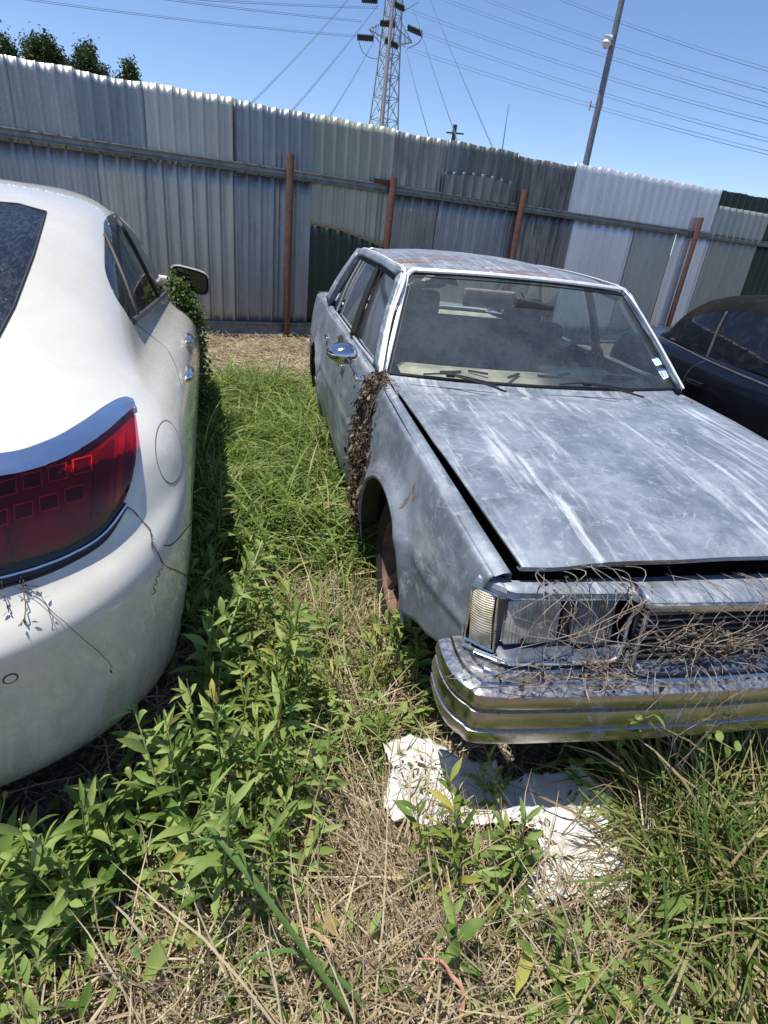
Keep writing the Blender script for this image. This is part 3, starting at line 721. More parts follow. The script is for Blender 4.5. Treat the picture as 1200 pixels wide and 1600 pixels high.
    mb.box(b0+np.array([.0, 0.02, -.01]), (.035, .09, .018), bev=.005)
    o = mb.build('wing_mirror', M['chrome'], fd[0])
    # handles
    for dr, y in ((fd, 2.44), (rd, 3.27)):
        for i, s in enumerate((-1, 1)):
            x = hwid(y, .80)+.004; mb = MB(); mb.box(T(s*x, y, .82), (.012, .13, .035), bev=.004); mb.box(T(s*(x+.012), y, .825), (.016, .11, .016), bev=.005); mb.build('handle', M['bright'], dr[i])
    # wipers
    for a, b_, k in ((at_z(640, 586, .985), at_z(778, 603, .975), at_z(702, 594, .965)), (at_z(852, 603, .985), at_z(990, 612, .98), at_z(925, 606, .965))):
        d = _n(b_-a)
        mb = MB(); mb.tube(crom([a, a*.5+b_*.5+np.array([0, 0, .004]), b_], 20), .0038, 6); mb.tube(crom([a*.85+b_*.15+np.array([0, 0, .012]), a*.55+b_*.45+np.array([0, -.004, .028]), b_*.85+a*.15+np.array([0, 0, .012])], 16), .0042, 6)
        mb.box(a*.55+b_*.45+np.array([0, -.004, .022]), (.04, .02, .016), rot=Matrix.Rotation(math.atan2(d[1], d[0]), 3, 'Z'), bev=.003)
        mb.tube(crom([a*.55+b_*.45+np.array([0, -.004, .026]), a*.25+b_*.75+np.array([.02, -.05, .012]), b_+np.array([.02, -.06, -.01])], 12), .005, 6)
        w_ = mb.build('wiper', M['black'], root)
    # stickers on the inside of the windshield
    def on_ws(px, py):
        r = ray(px, py); best = None
        for s in np.linspace(.6, .995, 161):
            for t in np.linspace(0, .45, 91):
                p = ws(s, t, .002); d = p-EYE; e = np.linalg.norm(np.cross(d, r))/(r@d)
                if best is None or e < best[0]: best = (e, p)
        return best[1]
    def decal(name, c4, mat, par, off): 
        P4 = [on_ws(*c)+np.array([0, -.66, .70])*off for c in c4]; return mesh(name, P4, [(0, 1, 2, 3)], mat, par, smooth=False), P4
    for k, (c4, hd) in enumerate(([((1017, 560), (1028, 558), (1035, 569), (1025, 572)), 0], [((1026, 577), (1040, 576), (1045, 589), (1037, 593)), 1])):
        o, P4 = decal('sticker', c4, M['sticker'], wsh, 0)
        P4 = np.array(P4); bl = lambda u, v: (P4[0]*(1-u)+P4[1]*u)*(1-v)+(P4[3]*(1-u)+P4[2]*u)*v+np.array([0, -.66, .70])*.0012
        mb = MB()
        def q(u0, v0, u1, v1): mb.add([bl(u0, v0), bl(u1, v0), bl(u1, v1), bl(u0, v1)], [(0, 1, 2, 3)])
        if hd:
            q(.18, .30, .28, .78); q(.68, .30, .76, .70)
            q(.5, .80, .62, .88)
        else:
            q(.2, .35, .45, .43); q(.2, .52, .5, .60); q(.25, .68, .48, .76); q(.68, .3, .76, .8); q(.6, .3, .84, .38)
        mb.build('print', M['ink' if hd else 'ink_pale'], o, smooth=False)
        mb = MB(); mb.add([bl(0, 0), bl(1, 0), bl(1, .2 if hd else .12), bl(0, .2 if hd else .12)], [(0, 1, 2, 3)]); mb.build('band', M['inkblue'], o, smooth=False)
    # interior
    mb = MB()
    G = [[T(s*.70, y+.0-(.09*(1-s*s)), z+.01*math.sin(s*6)*(y < 1.9)) for y, z in ((1.72, .955), (1.80, .968), (1.92, .975), (1.98, .965), (2.01, .925), (2.01, .72))] for s in np.linspace(-1, 1, 30)]
    mb.grid(G); mb.box(T(.36, 1.97, .955), (.40, .16, .05), bev=.02); dash = mb.build('dashboard', M['dash'], root)
    mb = MB()
    for x, y, a, l in ((-.45, 1.78, .3, .12), (-.30, 1.80, -.5, .10), (-.12, 1.77, .8, .14), (.10, 1.79, -.2, .15), (.2, 1.86, .5, .1), (.5, 1.82, .15, .2), (.56, 1.88, -.1, .18)):
        mb.box(T(x, y-.05, .980), (l, .016, .008), rot=Matrix.Rotation(a, 3, 'Z'))
    mb.build('cracks', M['void'], dash, smooth=False)
    mb = MB(); cc = T(.36, 2.06, .97); axw = _n([0, .85, .52]); N1 = np.array([1., 0, 0]); N2 = np.cross(axw, N1)
    mb.tube([cc+.185*(math.cos(t)*N1+math.sin(t)*N2) for t in np.linspace(0, 2*math.pi, 48, endpoint=False)], .014, 8, closed=True)
    for sg in (-1, 1): mb.tube([cc+N1*sg*.18, cc+N1*sg*.05-axw*.03], .012, 8)
    mb.lathe([(.0, .02), (.05, .015), (.055, -.01), (.03, -.12)], cc-axw*.03, axw*-1*-1, 20)
    mb.build('steering_wheel', M['wheelbrown'], root)
    for x in (-.36, .36):
        mb = MB(); rot = Matrix.Rotation(math.radians(-14), 3, 'X')
        mb.box(T(x, 2.74, .80), (.60, .16, .62), rot=rot, bev=.05); mb.box(T(x, 2.50, .50), (.60, .55, .18), bev=.05); s_ = mb.build('seat', M['seat' if x < 0 else 'seat_dark'], root)
        mb = MB(); mb.box(T(x, 2.80, 1.17), (.26, .09, .15), rot=rot, bev=.035); mb.build('headrest', M['seat' if x < 0 else 'seat_dark'], s_)
    mb = MB(); mb.box(T(0, 3.62, .72), (1.30, .18, .56), rot=Matrix.Rotation(math.radians(-18), 3, 'X'), bev=.06); mb.box(T(0, 3.3, .5), (1.3, .5, .2), bev=.06); mb.build('rear_seat', M['seat_dark'], root)
    mb = MB(); mb.box(T(0, 3.95, .955), (1.36, .48, .02), bev=.006); ps = mb.build('parcel_shelf', M['dash'], root)
    mb = MB(); n_ = 26; G = [[T(-.55+.62*u, 3.30+.42*v, 1.22-.03*math.sin(u*5)-.05*v*math.sin(3*u+1)+.02*math.sin(u*23+v*9)) for v in np.linspace(0, 1, 10)] for u in np.linspace(0, 1, n_)]
    mb.grid(G); mb.build('torn_headliner', M['headliner'], root)
    mb = MB(); mb.box(T(.03, 1.965, 1.285), (.22, .022, .062), rot=Matrix.Rotation(.12, 3, 'Y'), bev=.012); mb.tube([T(.0, 1.98, 1.30), T(-.02, 2.03, 1.345)], .008, 8); mb.build('rear_view_mirror', M['plastic'], root)
    mb = MB(); mb.box(T(-.20, 2.03, 1.30), (.28, .03, .09), bev=.012); mb.build('sun_visor', M['seat_dark'], root)
    return root
def special_mats():
    M['grille'] = plain('grille_bar_grey', (.16, .165, .17), .35, .6)
    b = NB('headlamp_glass'); co = b.co(); wv = b.N.new('ShaderNodeTexWave'); wv.inputs['Scale'].default_value = 30; b.L.new(b.co((1, 0, 0)), wv.inputs[0])
    f = b.noise(co, 18, 6); b.set(color=b.mix(b.sm(f, .35, .7), (.20, .21, .20), (.50, .50, .46)), rough=.18, spec=.8, metal=.25).bump(wv.outputs[1], .35, .004); M['headlens'] = b.m
    M['ribbed'] = plain('grimy_signal_lens', (.17, .18, .19), .35, .1, .35, 30)
    b = NB('amber_marker_lens'); co = b.co(); wv = b.N.new('ShaderNodeTexWave'); wv.bands_direction = 'Z'; wv.inputs['Scale'].default_value = 45; b.L.new(co, wv.inputs[0]); f = b.noise(co, 25, 6, .7)
    b.set(color=b.mix(b.sm(f, .4, .65), (.38, .33, .22), (.60, .55, .42)), rough=.25, spec=.7).bump(wv.outputs[1], .5, .004); M['amber_lens'] = b.m
    M['trimwhite'] = plain('dulled_bright_moulding', (.80, .81, .81), .38, .35, .08, 40)
    M['rimrust'] = plain('rusted_rim', (.17, .105, .08), .7, .3, .4, 18)
    M['navy'] = plain('dark_blue_grey_panel', (.06, .075, .11), .45, .2, .4, 20)
    M['redlens'] = plain('red_lens', (.22, .005, .008), .15)
    M['sticker'] = plain('sticker_paper', (.62, .80, .78), .6, 0, .1)
    M['ink'] = plain('sticker_ink', (.03, .05, .05), .6); M['ink_pale'] = plain('faded_sticker_ink', (.25, .38, .36), .6); M['inkblue'] = plain('sticker_blue', (.05, .11, .30), .6)
    M['wheelbrown'] = plain('brown_wheel_rim', (.32, .17, .12), .3)
    b = NB('weathered_bumper_chrome'); co = b.co(); f = b.noise(co, 7, 9, .7, .5); g = b.noise(co, 60, 5, .7); st = b.noise(b.co((2, 2, 16)), 5, 6, .6, .3)
    z = b.sep(b.N['Principled BSDF'] and b.N.new('ShaderNodeNewGeometry').outputs['Normal'])[2]
    m = b.math('MAXIMUM', b.sm(f, .52, .68), b.math('MULTIPLY', b.sm(z, .6, .95), b.math('ADD', b.math('MULTIPLY', b.sm(g, .40, .7), .5), .15)))
    col = b.mix(m, (.47, .47, .48), b.ramp(g, [(.35, (.26, .26, .26)), (.65, (.40, .41, .43))]))
    col = b.mix(b.math('MULTIPLY', b.sm(st, .55, .7), .5), col, (.30, .27, .20))
    b.set(color=col, rough=b.math('ADD', b.math('MULTIPLY', m, .3), .19), metal=b.math('SUBTRACT', 1, b.math('MULTIPLY', m, .6))).bump(g, .10, .002); M['bumper'] = b.m
special_mats()
sedan()

# ------------------------------------------------------------------ lofted modern cars
def loft(origin, fwd, rings, n_rear=44, n_side=44, n_front=30, sub=5):
    """rings: (z_rear, z_side, z_front, W, u_rear, D_rear, u_front, D_front, exponent)"""
    R_ = crom(rings, (len(rings)-1)*sub+1)
    f = _n([fwd[0], fwd[1], 0]); r = np.array([f[1], -f[0], 0])
    G = []
    for zr, zs, zf, W, ur, Dr, uf, Df, ex in R_:
        half = []
        for a in np.linspace(0, 1, n_rear):
            a_ = a*math.pi/2; c, s_ = math.cos(a_), math.sin(a_)
            v = W*s_**(2/ex); u = ur+Dr*(1-c**(2/ex)); k = s_**3; half.append((v, u, zr*(1-k)+zs*k))
        u0, u1 = ur+Dr, uf-Df
        for a in np.linspace(0, 1, n_side+2)[1:-1]:
            half.append((W*(1-.012*math.sin(a*9)*0), u0+(u1-u0)*a, zs*(1-a**2)+(zs*.6+zf*.4)*a**2))
        zm = zs*.6+zf*.4
        for a in np.linspace(0, 1, n_front):
            a_ = (1-a)*math.pi/2; c, s_ = math.cos(a_), math.sin(a_)
            v = W*max(0, s_)**(2/ex); u = uf-Df*(1-max(0, c)**(2/ex)); half.append((v, u, zm*(1-a)+zf*a))
        G.append([(v, u, z) for v, u, z in half]+[(-v, u, z) for v, u, z in half[-2:0:-1]])
    G = np.array(G); Wd = np.array(origin)+G[..., :1]*r+G[..., 1:2]*f; Wd[..., 2] = G[..., 2]
    return Wd, f, r
def body_mesh(name, W, mat, parent, f, r, O, wheels=(), rw_=.36, cap=True):
    nu, nv = W.shape[:2]; F = grid_faces(nu, nv, wrap_v=True); V = W.reshape(-1, 3)
    if wheels:
        C = V[F].mean(1)-np.array(O); u = C@f; keep = np.ones(len(F), bool)
        for uw in wheels: keep &= ~(((u-uw)**2+(C[:, 2]-.33)**2 < rw_**2) & (np.abs(C@r) > .5))
        F = F[keep]
    F = [tuple(x) for x in F]
    if cap: F.append(tuple((nu-1)*nv+i for i in range(nv)))
    o = mesh(name, V, F, mat, parent, sharp=70)
    bvh = BVHTree.FromPolygons([tuple(v) for v in V], F)
    return o, bvh
def cast(bvh, px, py, off=0.):
    r = ray(px, py); d = Vector(_n(r)); h = bvh.ray_cast(Vector(EYE), d)
    if h[0] is None: return None
    n = h[1] if h[1].dot(d) < 0 else -h[1]
    return np.array(h[0])+np.array(n)*off
def closed_px(pts, n):
    P = np.array(pts+pts[:3], float); m = len(pts); out = []
    for t in np.linspace(0, m, n, endpoint=False):
        i = int(t); u = t-i; a, b, c, d = (np.array(pts[(i+j-1) % m], float) for j in range(4))
        out.append(.5*((2*b)+(-a+c)*u+(2*a-5*b+4*c-d)*u*u+(-a+3*b-3*c+d)*u**3))
    return np.array(out)
def fillpath(L):
    last = next((p for p in L if p is not None), None); out = []
    for p in L:
        if p is not None: last = p
        out.append(last)
    return np.array(out)
def patch(name, bvh, pts, mat, parent, off=.004, n=90, rings=12, smoothpx=True, bulge=0., label=None, skirt=.01):
    o = closed_px(pts, n) if smoothpx else np.array([np.array(pts[i])*(1-t)+np.array(pts[(i+1) % len(pts)])*t for i in range(len(pts)) for t in np.linspace(0, 1, n//len(pts), endpoint=False)], float)
    c = o.mean(0); G = []
    for k in range(rings+1):
        s_ = k/rings; G.append(fillpath([cast(bvh, *(c+(q-c)*max(s_, .001)), off+bulge*(1-s_**2)) for q in o]))
    G.append(fillpath([cast(bvh, *q, off-skirt) for q in o])+np.array([0, 0, 0]))
    G = np.array(G); return mesh(name, G, grid_faces(G.shape[0], G.shape[1], wrap_v=True), mat, parent, sharp=50, label=label), G
def patch2(name, bvh, top, bot, mat, parent, off=.004, n=90, m=16, bow=0., label=None, skirt=.01, bulge=0.):
    A = crom(top, n); B = crom(bot, n); G = []
    for j in range(-1, m+2):
        t = min(max(j/m, 0), 1); row = []
        o_ = off+bulge*math.sin(math.pi*t) if 0 <= j <= m else off-skirt
        for i in range(-1, n+1):
            k = min(max(i, 0), n-1); q = A[k]*(1-t)+B[k]*t; u = k/(n-1)
            q = q+np.array([bow*4*t*(1-t)*u**6, 0]); row.append(cast(bvh, *q, o_ if 0 <= i < n else off-skirt))
        G.append(fillpath(row))
    G = np.array(G); return mesh(name, G, grid_faces(G.shape[0], G.shape[1]), mat, parent, sharp=50, label=label), G
def mirror_part(o, O, r, parent, push=0.):
    """the same part on the other side of the car"""
    off = np.array(wloc(o)); V = np.array([v.co[:] for v in o.data.vertices])+off; d = (V-np.array(O))@r; V2 = V-2*d[:, None]*r
    if push: V2 = V2+np.array([0, -push*.3, push])
    F = [tuple(reversed(p.vertices)) for p in o.data.polygons]; m = mesh(o.name.split('.')[0], V2, F, o.data.materials[0], parent, sharp=50)
    for ch in [c for c in bpy.data.objects if c.parent == o]: mirror_part(ch, O, r, m, push)
    return m
def spath(bvh, pts, off=.001, n=60):
    return fillpath([cast(bvh, *q, off) for q in crom(pts, n)])
def seam(bvh, pts, parent, name='seam', rad=.0022, mat=None, off=.0, n=60, closed=False):
    P = closed_px(pts, n) if closed else crom(pts, n)
    L = fillpath([cast(bvh, *q, off) for q in P]); mb = MB(); mb.tube(L, rad, 6, closed=closed); return mb.build(name, mat or M['void'], parent)
def wheel_set(root, O, f, r, us, v, R_=.335, rim=None):
    for uw in us:
        for s in (-1, 1):
            c = np.array(O)+f*uw+r*(s*v); c[2] = R_-.01; ax = r*s; wdt = .11
            mb = MB(); mb.lathe([(R_*.66, -wdt), (R_*.95, -wdt), (R_, -wdt*.6), (R_, wdt*.6), (R_*.95, wdt), (R_*.68, wdt), (R_*.66, wdt*.8)], c, ax, 40)
            wh = mb.build('wheel', M['tyre'], root)
            mb = MB(); mb.lathe([(R_*.67, wdt*.9), (R_*.63, wdt*.8), (R_*.6, wdt*.2), (R_*.2, wdt*.1), (R_*.15, wdt*.75), (0, wdt*.8)], c, ax, 32)
            N = np.cross(ax, [0, 0, 1.]); 
            for k in range(5):
                a = k*2*math.pi/5; d = N*math.cos(a)+np.array([0, 0, 1])*math.sin(a); e = np.cross(ax, d); V = []
                for rr, w_, hx in ((.12, .03, .08), (.4, .026, .085), (.64, .045, .088)):
                    for q, hh in ((-1, -.03), (-.6, 0), (.6, 0), (1, -.03)): V.append(c+d*rr*R_+e*w_*q+ax*(hx+hh))
                mb.add(V, [(i*4+j, i*4+j+1, i*4+j+5, i*4+j+4) for i in range(2) for j in range(3)])
            mb.build('rim', rim or M['dull_trim'], wh)

def white_car():
    O = np.array([-1.08, .905, 0]); fw = (-.07, 1)
    # z_rear z_side z_front W u_rear D u_front Df exp
    Rg = [(.20, .16, .20, .70, .30, .80, 4.78, .8, 2.5), (.215, .175, .22, .83, .155, .80, 4.88, .8, 2.5), (.28, .24, .28, .880, .100, .80, 4.94, .8, 2.5), (.41, .38, .38, .905, .060, .80, 4.98, .8, 2.5),
          (.56, .54, .50, .922, .030, .80, 5.0, .8, 2.5), (.66, .68, .58, .932, .006, .80, 4.98, .8, 2.5), (.71, .765, .62, .935, .0, .80, 4.96, .8, 2.5), (.745, .83, .66, .932, .025, .80, 4.94, .8, 2.5), (.80, .88, .69, .925, .085, .79, 4.93, .8, 2.5),
          (.90, .93, .72, .913, .125, .78, 4.92, .8, 2.5), (1.00, .970, .75, .893, .160, .77, 4.88, .8, 2.5), (1.055, 1.01, .78, .855, .205, .76, 4.80, .8, 2.45), (1.085, 1.05, .84, .795, .33, .75, 4.62, .85, 2.4),
          (1.115, 1.10, .96, .750, .62, .70, 4.05, .85, 2.5), (1.23, 1.22, 1.10, .705, .92, .74, 3.80, .8, 2.7), (1.39, 1.36, 1.28, .650, 1.32, .72, 3.50, .7, 2.9), (1.505, 1.475, 1.43, .59, 1.72, .62, 3.25, .6, 3.0),
          (1.565, 1.55, 1.51, .49, 2.0, .5, 3.0, .5, 2.8), (1.595, 1.59, 1.56, .32, 2.25, .35, 2.85, .35, 2.5), (1.605, 1.60, 1.585, .10, 2.45, .12, 2.7, .12, 2.2)]
    W, f, r = loft(O, fw, Rg)
    root = thing('white_sedan', 'dirty pearl white sedan seen from its rear corner with a red tail lamp', 'car', tuple(O+f*2.5))
    body, bvh = body_mesh('body', W, M['white'], root, f, r, O, wheels=(.98, 3.85))
    # rear window under bubbled film
    def px(P): v = CM.T@(np.array(P)-EYE); return (600+FPX*v[0]/v[2], 800+FPX*v[1]/v[2])
    zt_ = lambda u: float(np.interp(u, [.62, .92, 1.32, 1.72], [1.115, 1.23, 1.39, 1.505]))
    ctr = [px(np.append((O+f*u-r*.012)[:2], zt_(u))) for u in (1.70, 1.3, .95, .74)]
    rwp = [(72, 332), (30, 320), (-40, 314), ((ctr[0][0]-40)/2, (ctr[0][1]+314)/2)]+ctr+[((ctr[3][0]-50)/2, (ctr[3][1]+600)/2-12), (-50, 590), (-12, 545), (22, 480), (52, 400)]
    o, G = patch('rear_window', bvh, rwp, M['film'], root, .003, n=117, smoothpx=False)
    mb = MB(); mb.tube(G[-2], .004, 6, closed=True); mb.build('seal', M['black'], o)
    # side windows
    wt = [(166, 372), (162, 350), (170, 337), (186, 336), (208, 354), (231, 388), (249, 424), (258, 453)]
    wb = [(163, 385), (164, 420), (172, 445), (181, 464), (194, 484), (208, 500), (232, 479), (257, 456)]
    o, G = patch2('side_window', bvh, wt, wb, M['tint'], root, .003, n=110, m=16)
    for a, b_ in (((164, 368), (213, 492)), ((181, 338), (246, 464))):
        L = spath(bvh, [a, ((a[0]+b_[0])/2+1.5, (a[1]+b_[1])/2-1.5), b_], .004); mb = MB(); mb.tube(L, .010, 8); mb.build('window_divider', M['black'], o)
    seam(bvh, [(186, 334), (172, 331), (160, 345), (156, 370), (157, 395), (161, 425), (177, 467), (206, 503)], o, 'window_trim', .009, M['bright'], .002, 80)
    seam(bvh, [(207, 503), (232, 483), (260, 457)], o, 'belt_trim', .015, M['plastic'], .003)
    LT = [(-150, 764), (-60, 761), (0, 751), (60, 739), (120, 712), (170, 678), (204, 645)]; LB = [(-150, 900), (-60, 893), (0, 881), (60, 866), (105, 850), (150, 822), (186, 783)]
    o, G = patch2('tail_lamp', bvh, LT, LB, M['lampbase'], root, .004, n=100, bow=9)
    patch2('lens', bvh, LT, LB, M['redglass'], o, .020, n=110, bow=9, skirt=.018, bulge=.004)
    for row, (x0, y0, dy) in enumerate(((126, 729, 11.5), (112, 772, 12.5))):
        for k in range(7):
            cx_, cy_ = x0-39*k, y0+dy*k
            if cx_ < -125: continue
            sz = 14.5
            sq = [(cx_-sz, cy_-sz*.62+3), (cx_+sz, cy_-sz*.85-1), (cx_+sz+1, cy_+sz*.80-3), (cx_-sz+2, cy_+sz*1.05)]
            P4 = [cast(bvh, *q, .009) for q in sq]
            if any(p is None for p in P4): continue
            mb = MB(); mb.tube(np.array(P4), .0028, 5, closed=True); mb.build('lamp_cell', M['cellred'], o)
            Q = [cast(bvh, *(np.array(q)*.8+np.array([cx_, cy_])*.2), .0065) for q in sq]; mesh('lamp_diode', Q, [(3, 2, 1, 0)], M['diode'], o, smooth=False)
    patch2('reflector', bvh, [(146, 716), (162, 700), (176, 688)], [(140, 812), (152, 806), (164, 798)], M['celldark2'], o, .008, n=12, m=10)  # inner reflector strip in a deep red
    patch2('reflector', bvh, [(184, 684), (190, 678), (196, 672)], [(176, 790), (180, 786), (184, 782)], M['cellred2'], o, .008, n=12, m=10)
    CT = [(-150, 722), (-60, 724), (0, 716), (40, 708), (90, 688), (135, 661), (168, 638), (192, 626), (205, 629)]; CB = [(-150, 761), (-60, 759), (0, 749), (40, 741), (90, 725), (135, 702), (168, 677), (192, 655), (209, 641)]
    o2, G = patch2('chrome_strip', bvh, CT, CB, M['bright'], root, .014, n=90, m=6, skirt=.016, bulge=.003)
    seam(bvh, [(x-1, y-3) for x, y in CT], o2, 'gap_line', .004, M['black'], .001, 80)  # black line along the upper edge of the chrome strip
    BT = [(-150, 903), (-60, 896), (0, 884), (60, 869), (105, 853), (150, 826), (189, 785)]; BB = [(-150, 938), (-60, 928), (0, 914), (60, 896), (112, 873), (162, 840), (196, 789)]
    o3, G = patch2('lamp_bezel', bvh, BT, BB, M['celldark'], root, .010, n=90, m=6, skirt=.014)
    mid = [((a[0]+b_[0])/2, (a[1]+b_[1])/2+2) for a, b_ in zip(BT, BB)]
    seam(bvh, mid, o3, 'chrome_line', .004, M['bright'], .013, 80)
    seam(bvh, [(x+1, y+3) for x, y in BB], o3, 'gap_line', .0045, M['black'], .001, 80)  # black line along the lower edge of the bezel
    # seams, fuel door, sensor
    ang = [i*math.pi/6 for i in range(12)]
    seam(bvh, [(263+20*math.cos(a)+4*math.sin(a), 706+49*math.sin(a)) for a in ang], root, 'fuel_door', .0016, M['seamgrey'], .0, 60, closed=True)
    seam(bvh, [(110, 294), (92, 306), (76, 330)], root, 'roof_seam', .0022, M['seamgrey'])
    seam(bvh, [(213, 507), (240, 528), (262, 548), (275, 575), (283, 605)], root, 'door_seam', .0022, M['seamgrey'])
    seam(bvh, [(256, 853), (272, 848), (298, 818)], root, 'bumper_seam', .0018, M['void'])
    c = cast(bvh, 16, 1060, .001); n_ = c-cast(bvh, 16, 1060, -.001)
    mb = MB(); mb.lathe([(.0, .001), (.0115, .001), (.0125, .0)], c, n_, 24); o = mb.build('parking_sensor', M['white'], root)
    mb = MB(); mb.lathe([(.0120, .0008), (.0145, .0008), (.0145, -.001)], c, n_, 24); mb.build('sensor_ring', M['celldark'], o)
    for hx, hy in ((289, 587), (291, 533)):
        c = cast(bvh, hx-4, hy, .018)
        if c is None: c = at_x(hx, hy, -.3)
        mb = MB(); th = np.linspace(0, 2*math.pi, 20, endpoint=False)
        rg = []
        for s_ in np.linspace(-1, 1, 13):
            rad = math.sqrt(max(0, 1-s_**4))
            rg.append([c+f*s_*.095+r*(.018*rad*math.cos(t)+.016*(1-s_*s_))+np.array([0, 0, .020*rad*math.sin(t)]) for t in th])
        mb.grid(np.array(rg), wrap_v=True); mb.build('handle', M['bright'], root)
    # mirror on its stalk
    c = at_z(297, 438, 1.13); mf = _n(EYE*np.array([1, 1, 0])-c*np.array([1, 1, 0])); ms = _n(np.cross([0, 0, 1], mf))
    def rr(u, sx_, sz_):  # rounded quad outline, taller at its inner end
        ca, sa = math.cos(u), math.sin(u); ex = 4.0; k = (abs(ca)**ex+abs(sa)**ex)**(-1/ex); x = ca*k; z = sa*k
        return x*sx_, z*sz_*(1-.10*x*np.sign(z)*(1 if z > 0 else 0))
    th = np.linspace(0, 2*math.pi, 40, endpoint=False); G = []
    for sc, dp in ((.05, -.11), (.55, -.10), (.85, -.07), (1.0, -.02), (1.0, .02), (.93, .025), (.90, .012), (.02, .010)):
        row = []
        for t in th:
            x, z = rr(t, .125*sc, .080*sc); row.append(c-ms*x*-1+mf*dp+np.array([0, 0, z-.12*x*1.0]))
        G.append(row)
    o = mesh('mirror', np.array(G[:6]), grid_faces(6, 40, wrap_v=True), M['white'], root, sharp=50)
    mesh('mirror_rim', np.array(G[4:8])*1.0, grid_faces(4, 40, wrap_v=True), M['black'], o)
    gl = [[c-ms*rr(t, .104*k, .060*k)[0]*-1+mf*.014+np.array([0, 0, rr(t, .105*k, .064*k)[1]-.12*rr(t, .105*k, .064*k)[0]]) for t in th] for k in (.01, 1)]
    mesh('mirror_glass', np.array(gl), grid_faces(2, 40, wrap_v=True), M['mirrorglass'], o)
    b0 = cast(bvh, 262, 452, -.02); b0 = b0 if b0 is not None else c-ms*.2
    mb = MB(); mb.tube(crom([c+np.array([-.08, 0, -.03])-mf*.03, (c+b0)/2+np.array([0, 0, -.01]), b0], 10), .022, 10); mb.build('mirror_arm', M['white'], o)
    for q in [c for c in bpy.data.objects if c.parent == root and c.name.split('.')[0] in ('rear_window', 'side_window', 'tail_lamp', 'chrome_strip', 'lamp_bezel', 'handle', 'mirror', 'parking_sensor', 'roof_seam', 'door_seam', 'bumper_seam')]:
        mirror_part(q, O, r, root, .0012 if q.name.startswith('rear_window') else 0.)
    wheel_set(root, O, f, r, (.98, 3.85), .70)
    mb = MB(); mb.box(O+f*2.5+np.array([0, 0, .45]), (1.2, 4.3, .40), rot=Matrix.Rotation(math.atan2(-fw[0], fw[1]), 3, 'Z')); mb.build('underbody', M['void'], root, smooth=False)
    return bvh
def white_mats():
    b = NB('red_lens_glass'); b.set(color=(.42, .004, .010), rough=.03, trans=.92, ior=1.35, spec=.6)
    # keep the lens clear enough to show its cells: blend with plain tinted transparency
    tr = b.N.new('ShaderNodeBsdfTransparent'); tr.inputs[0].default_value = (.88, .16, .16, 1); gl = b.N.new('ShaderNodeBsdfGlossy'); gl.inputs['Roughness'].default_value = .04
    fr = b.N.new('ShaderNodeFresnel'); fr.inputs[0].default_value = 1.45; mx = b.N.new('ShaderNodeMixShader'); b.L.new(fr.outputs[0], mx.inputs[0]); b.L.new(tr.outputs[0], mx.inputs[1]); b.L.new(gl.outputs[0], mx.inputs[2])
    b.L.new(mx.outputs[0], b.out.inputs[0]); b.N.remove(b.b); M['redglass'] = b.m
    M['lampbase'] = plain('lamp_red_base', (.24, .010, .012), .3, .2, .35, 14); M['cellred'] = plain('lamp_cell_red', (.95, .34, .30), .25, .1); M['celldark'] = plain('lamp_dark', (.02, .02, .02), .12, .3); M['cellred2'] = plain('lamp_reflector', (.45, .03, .03), .2, .3); M['diode'] = plain('lamp_diode_red', (.10, .012, .012), .2, .2); M['celldark2'] = plain('lamp_deep_red', (.16, .02, .02), .2, .3)
    M['seamgrey'] = plain('seam_grey', (.10, .10, .095), .8); M['mirrorglass'] = plain('mirror_silver', (.06, .065, .07), .03, 1., .02)
white_mats()
WB = white_car()

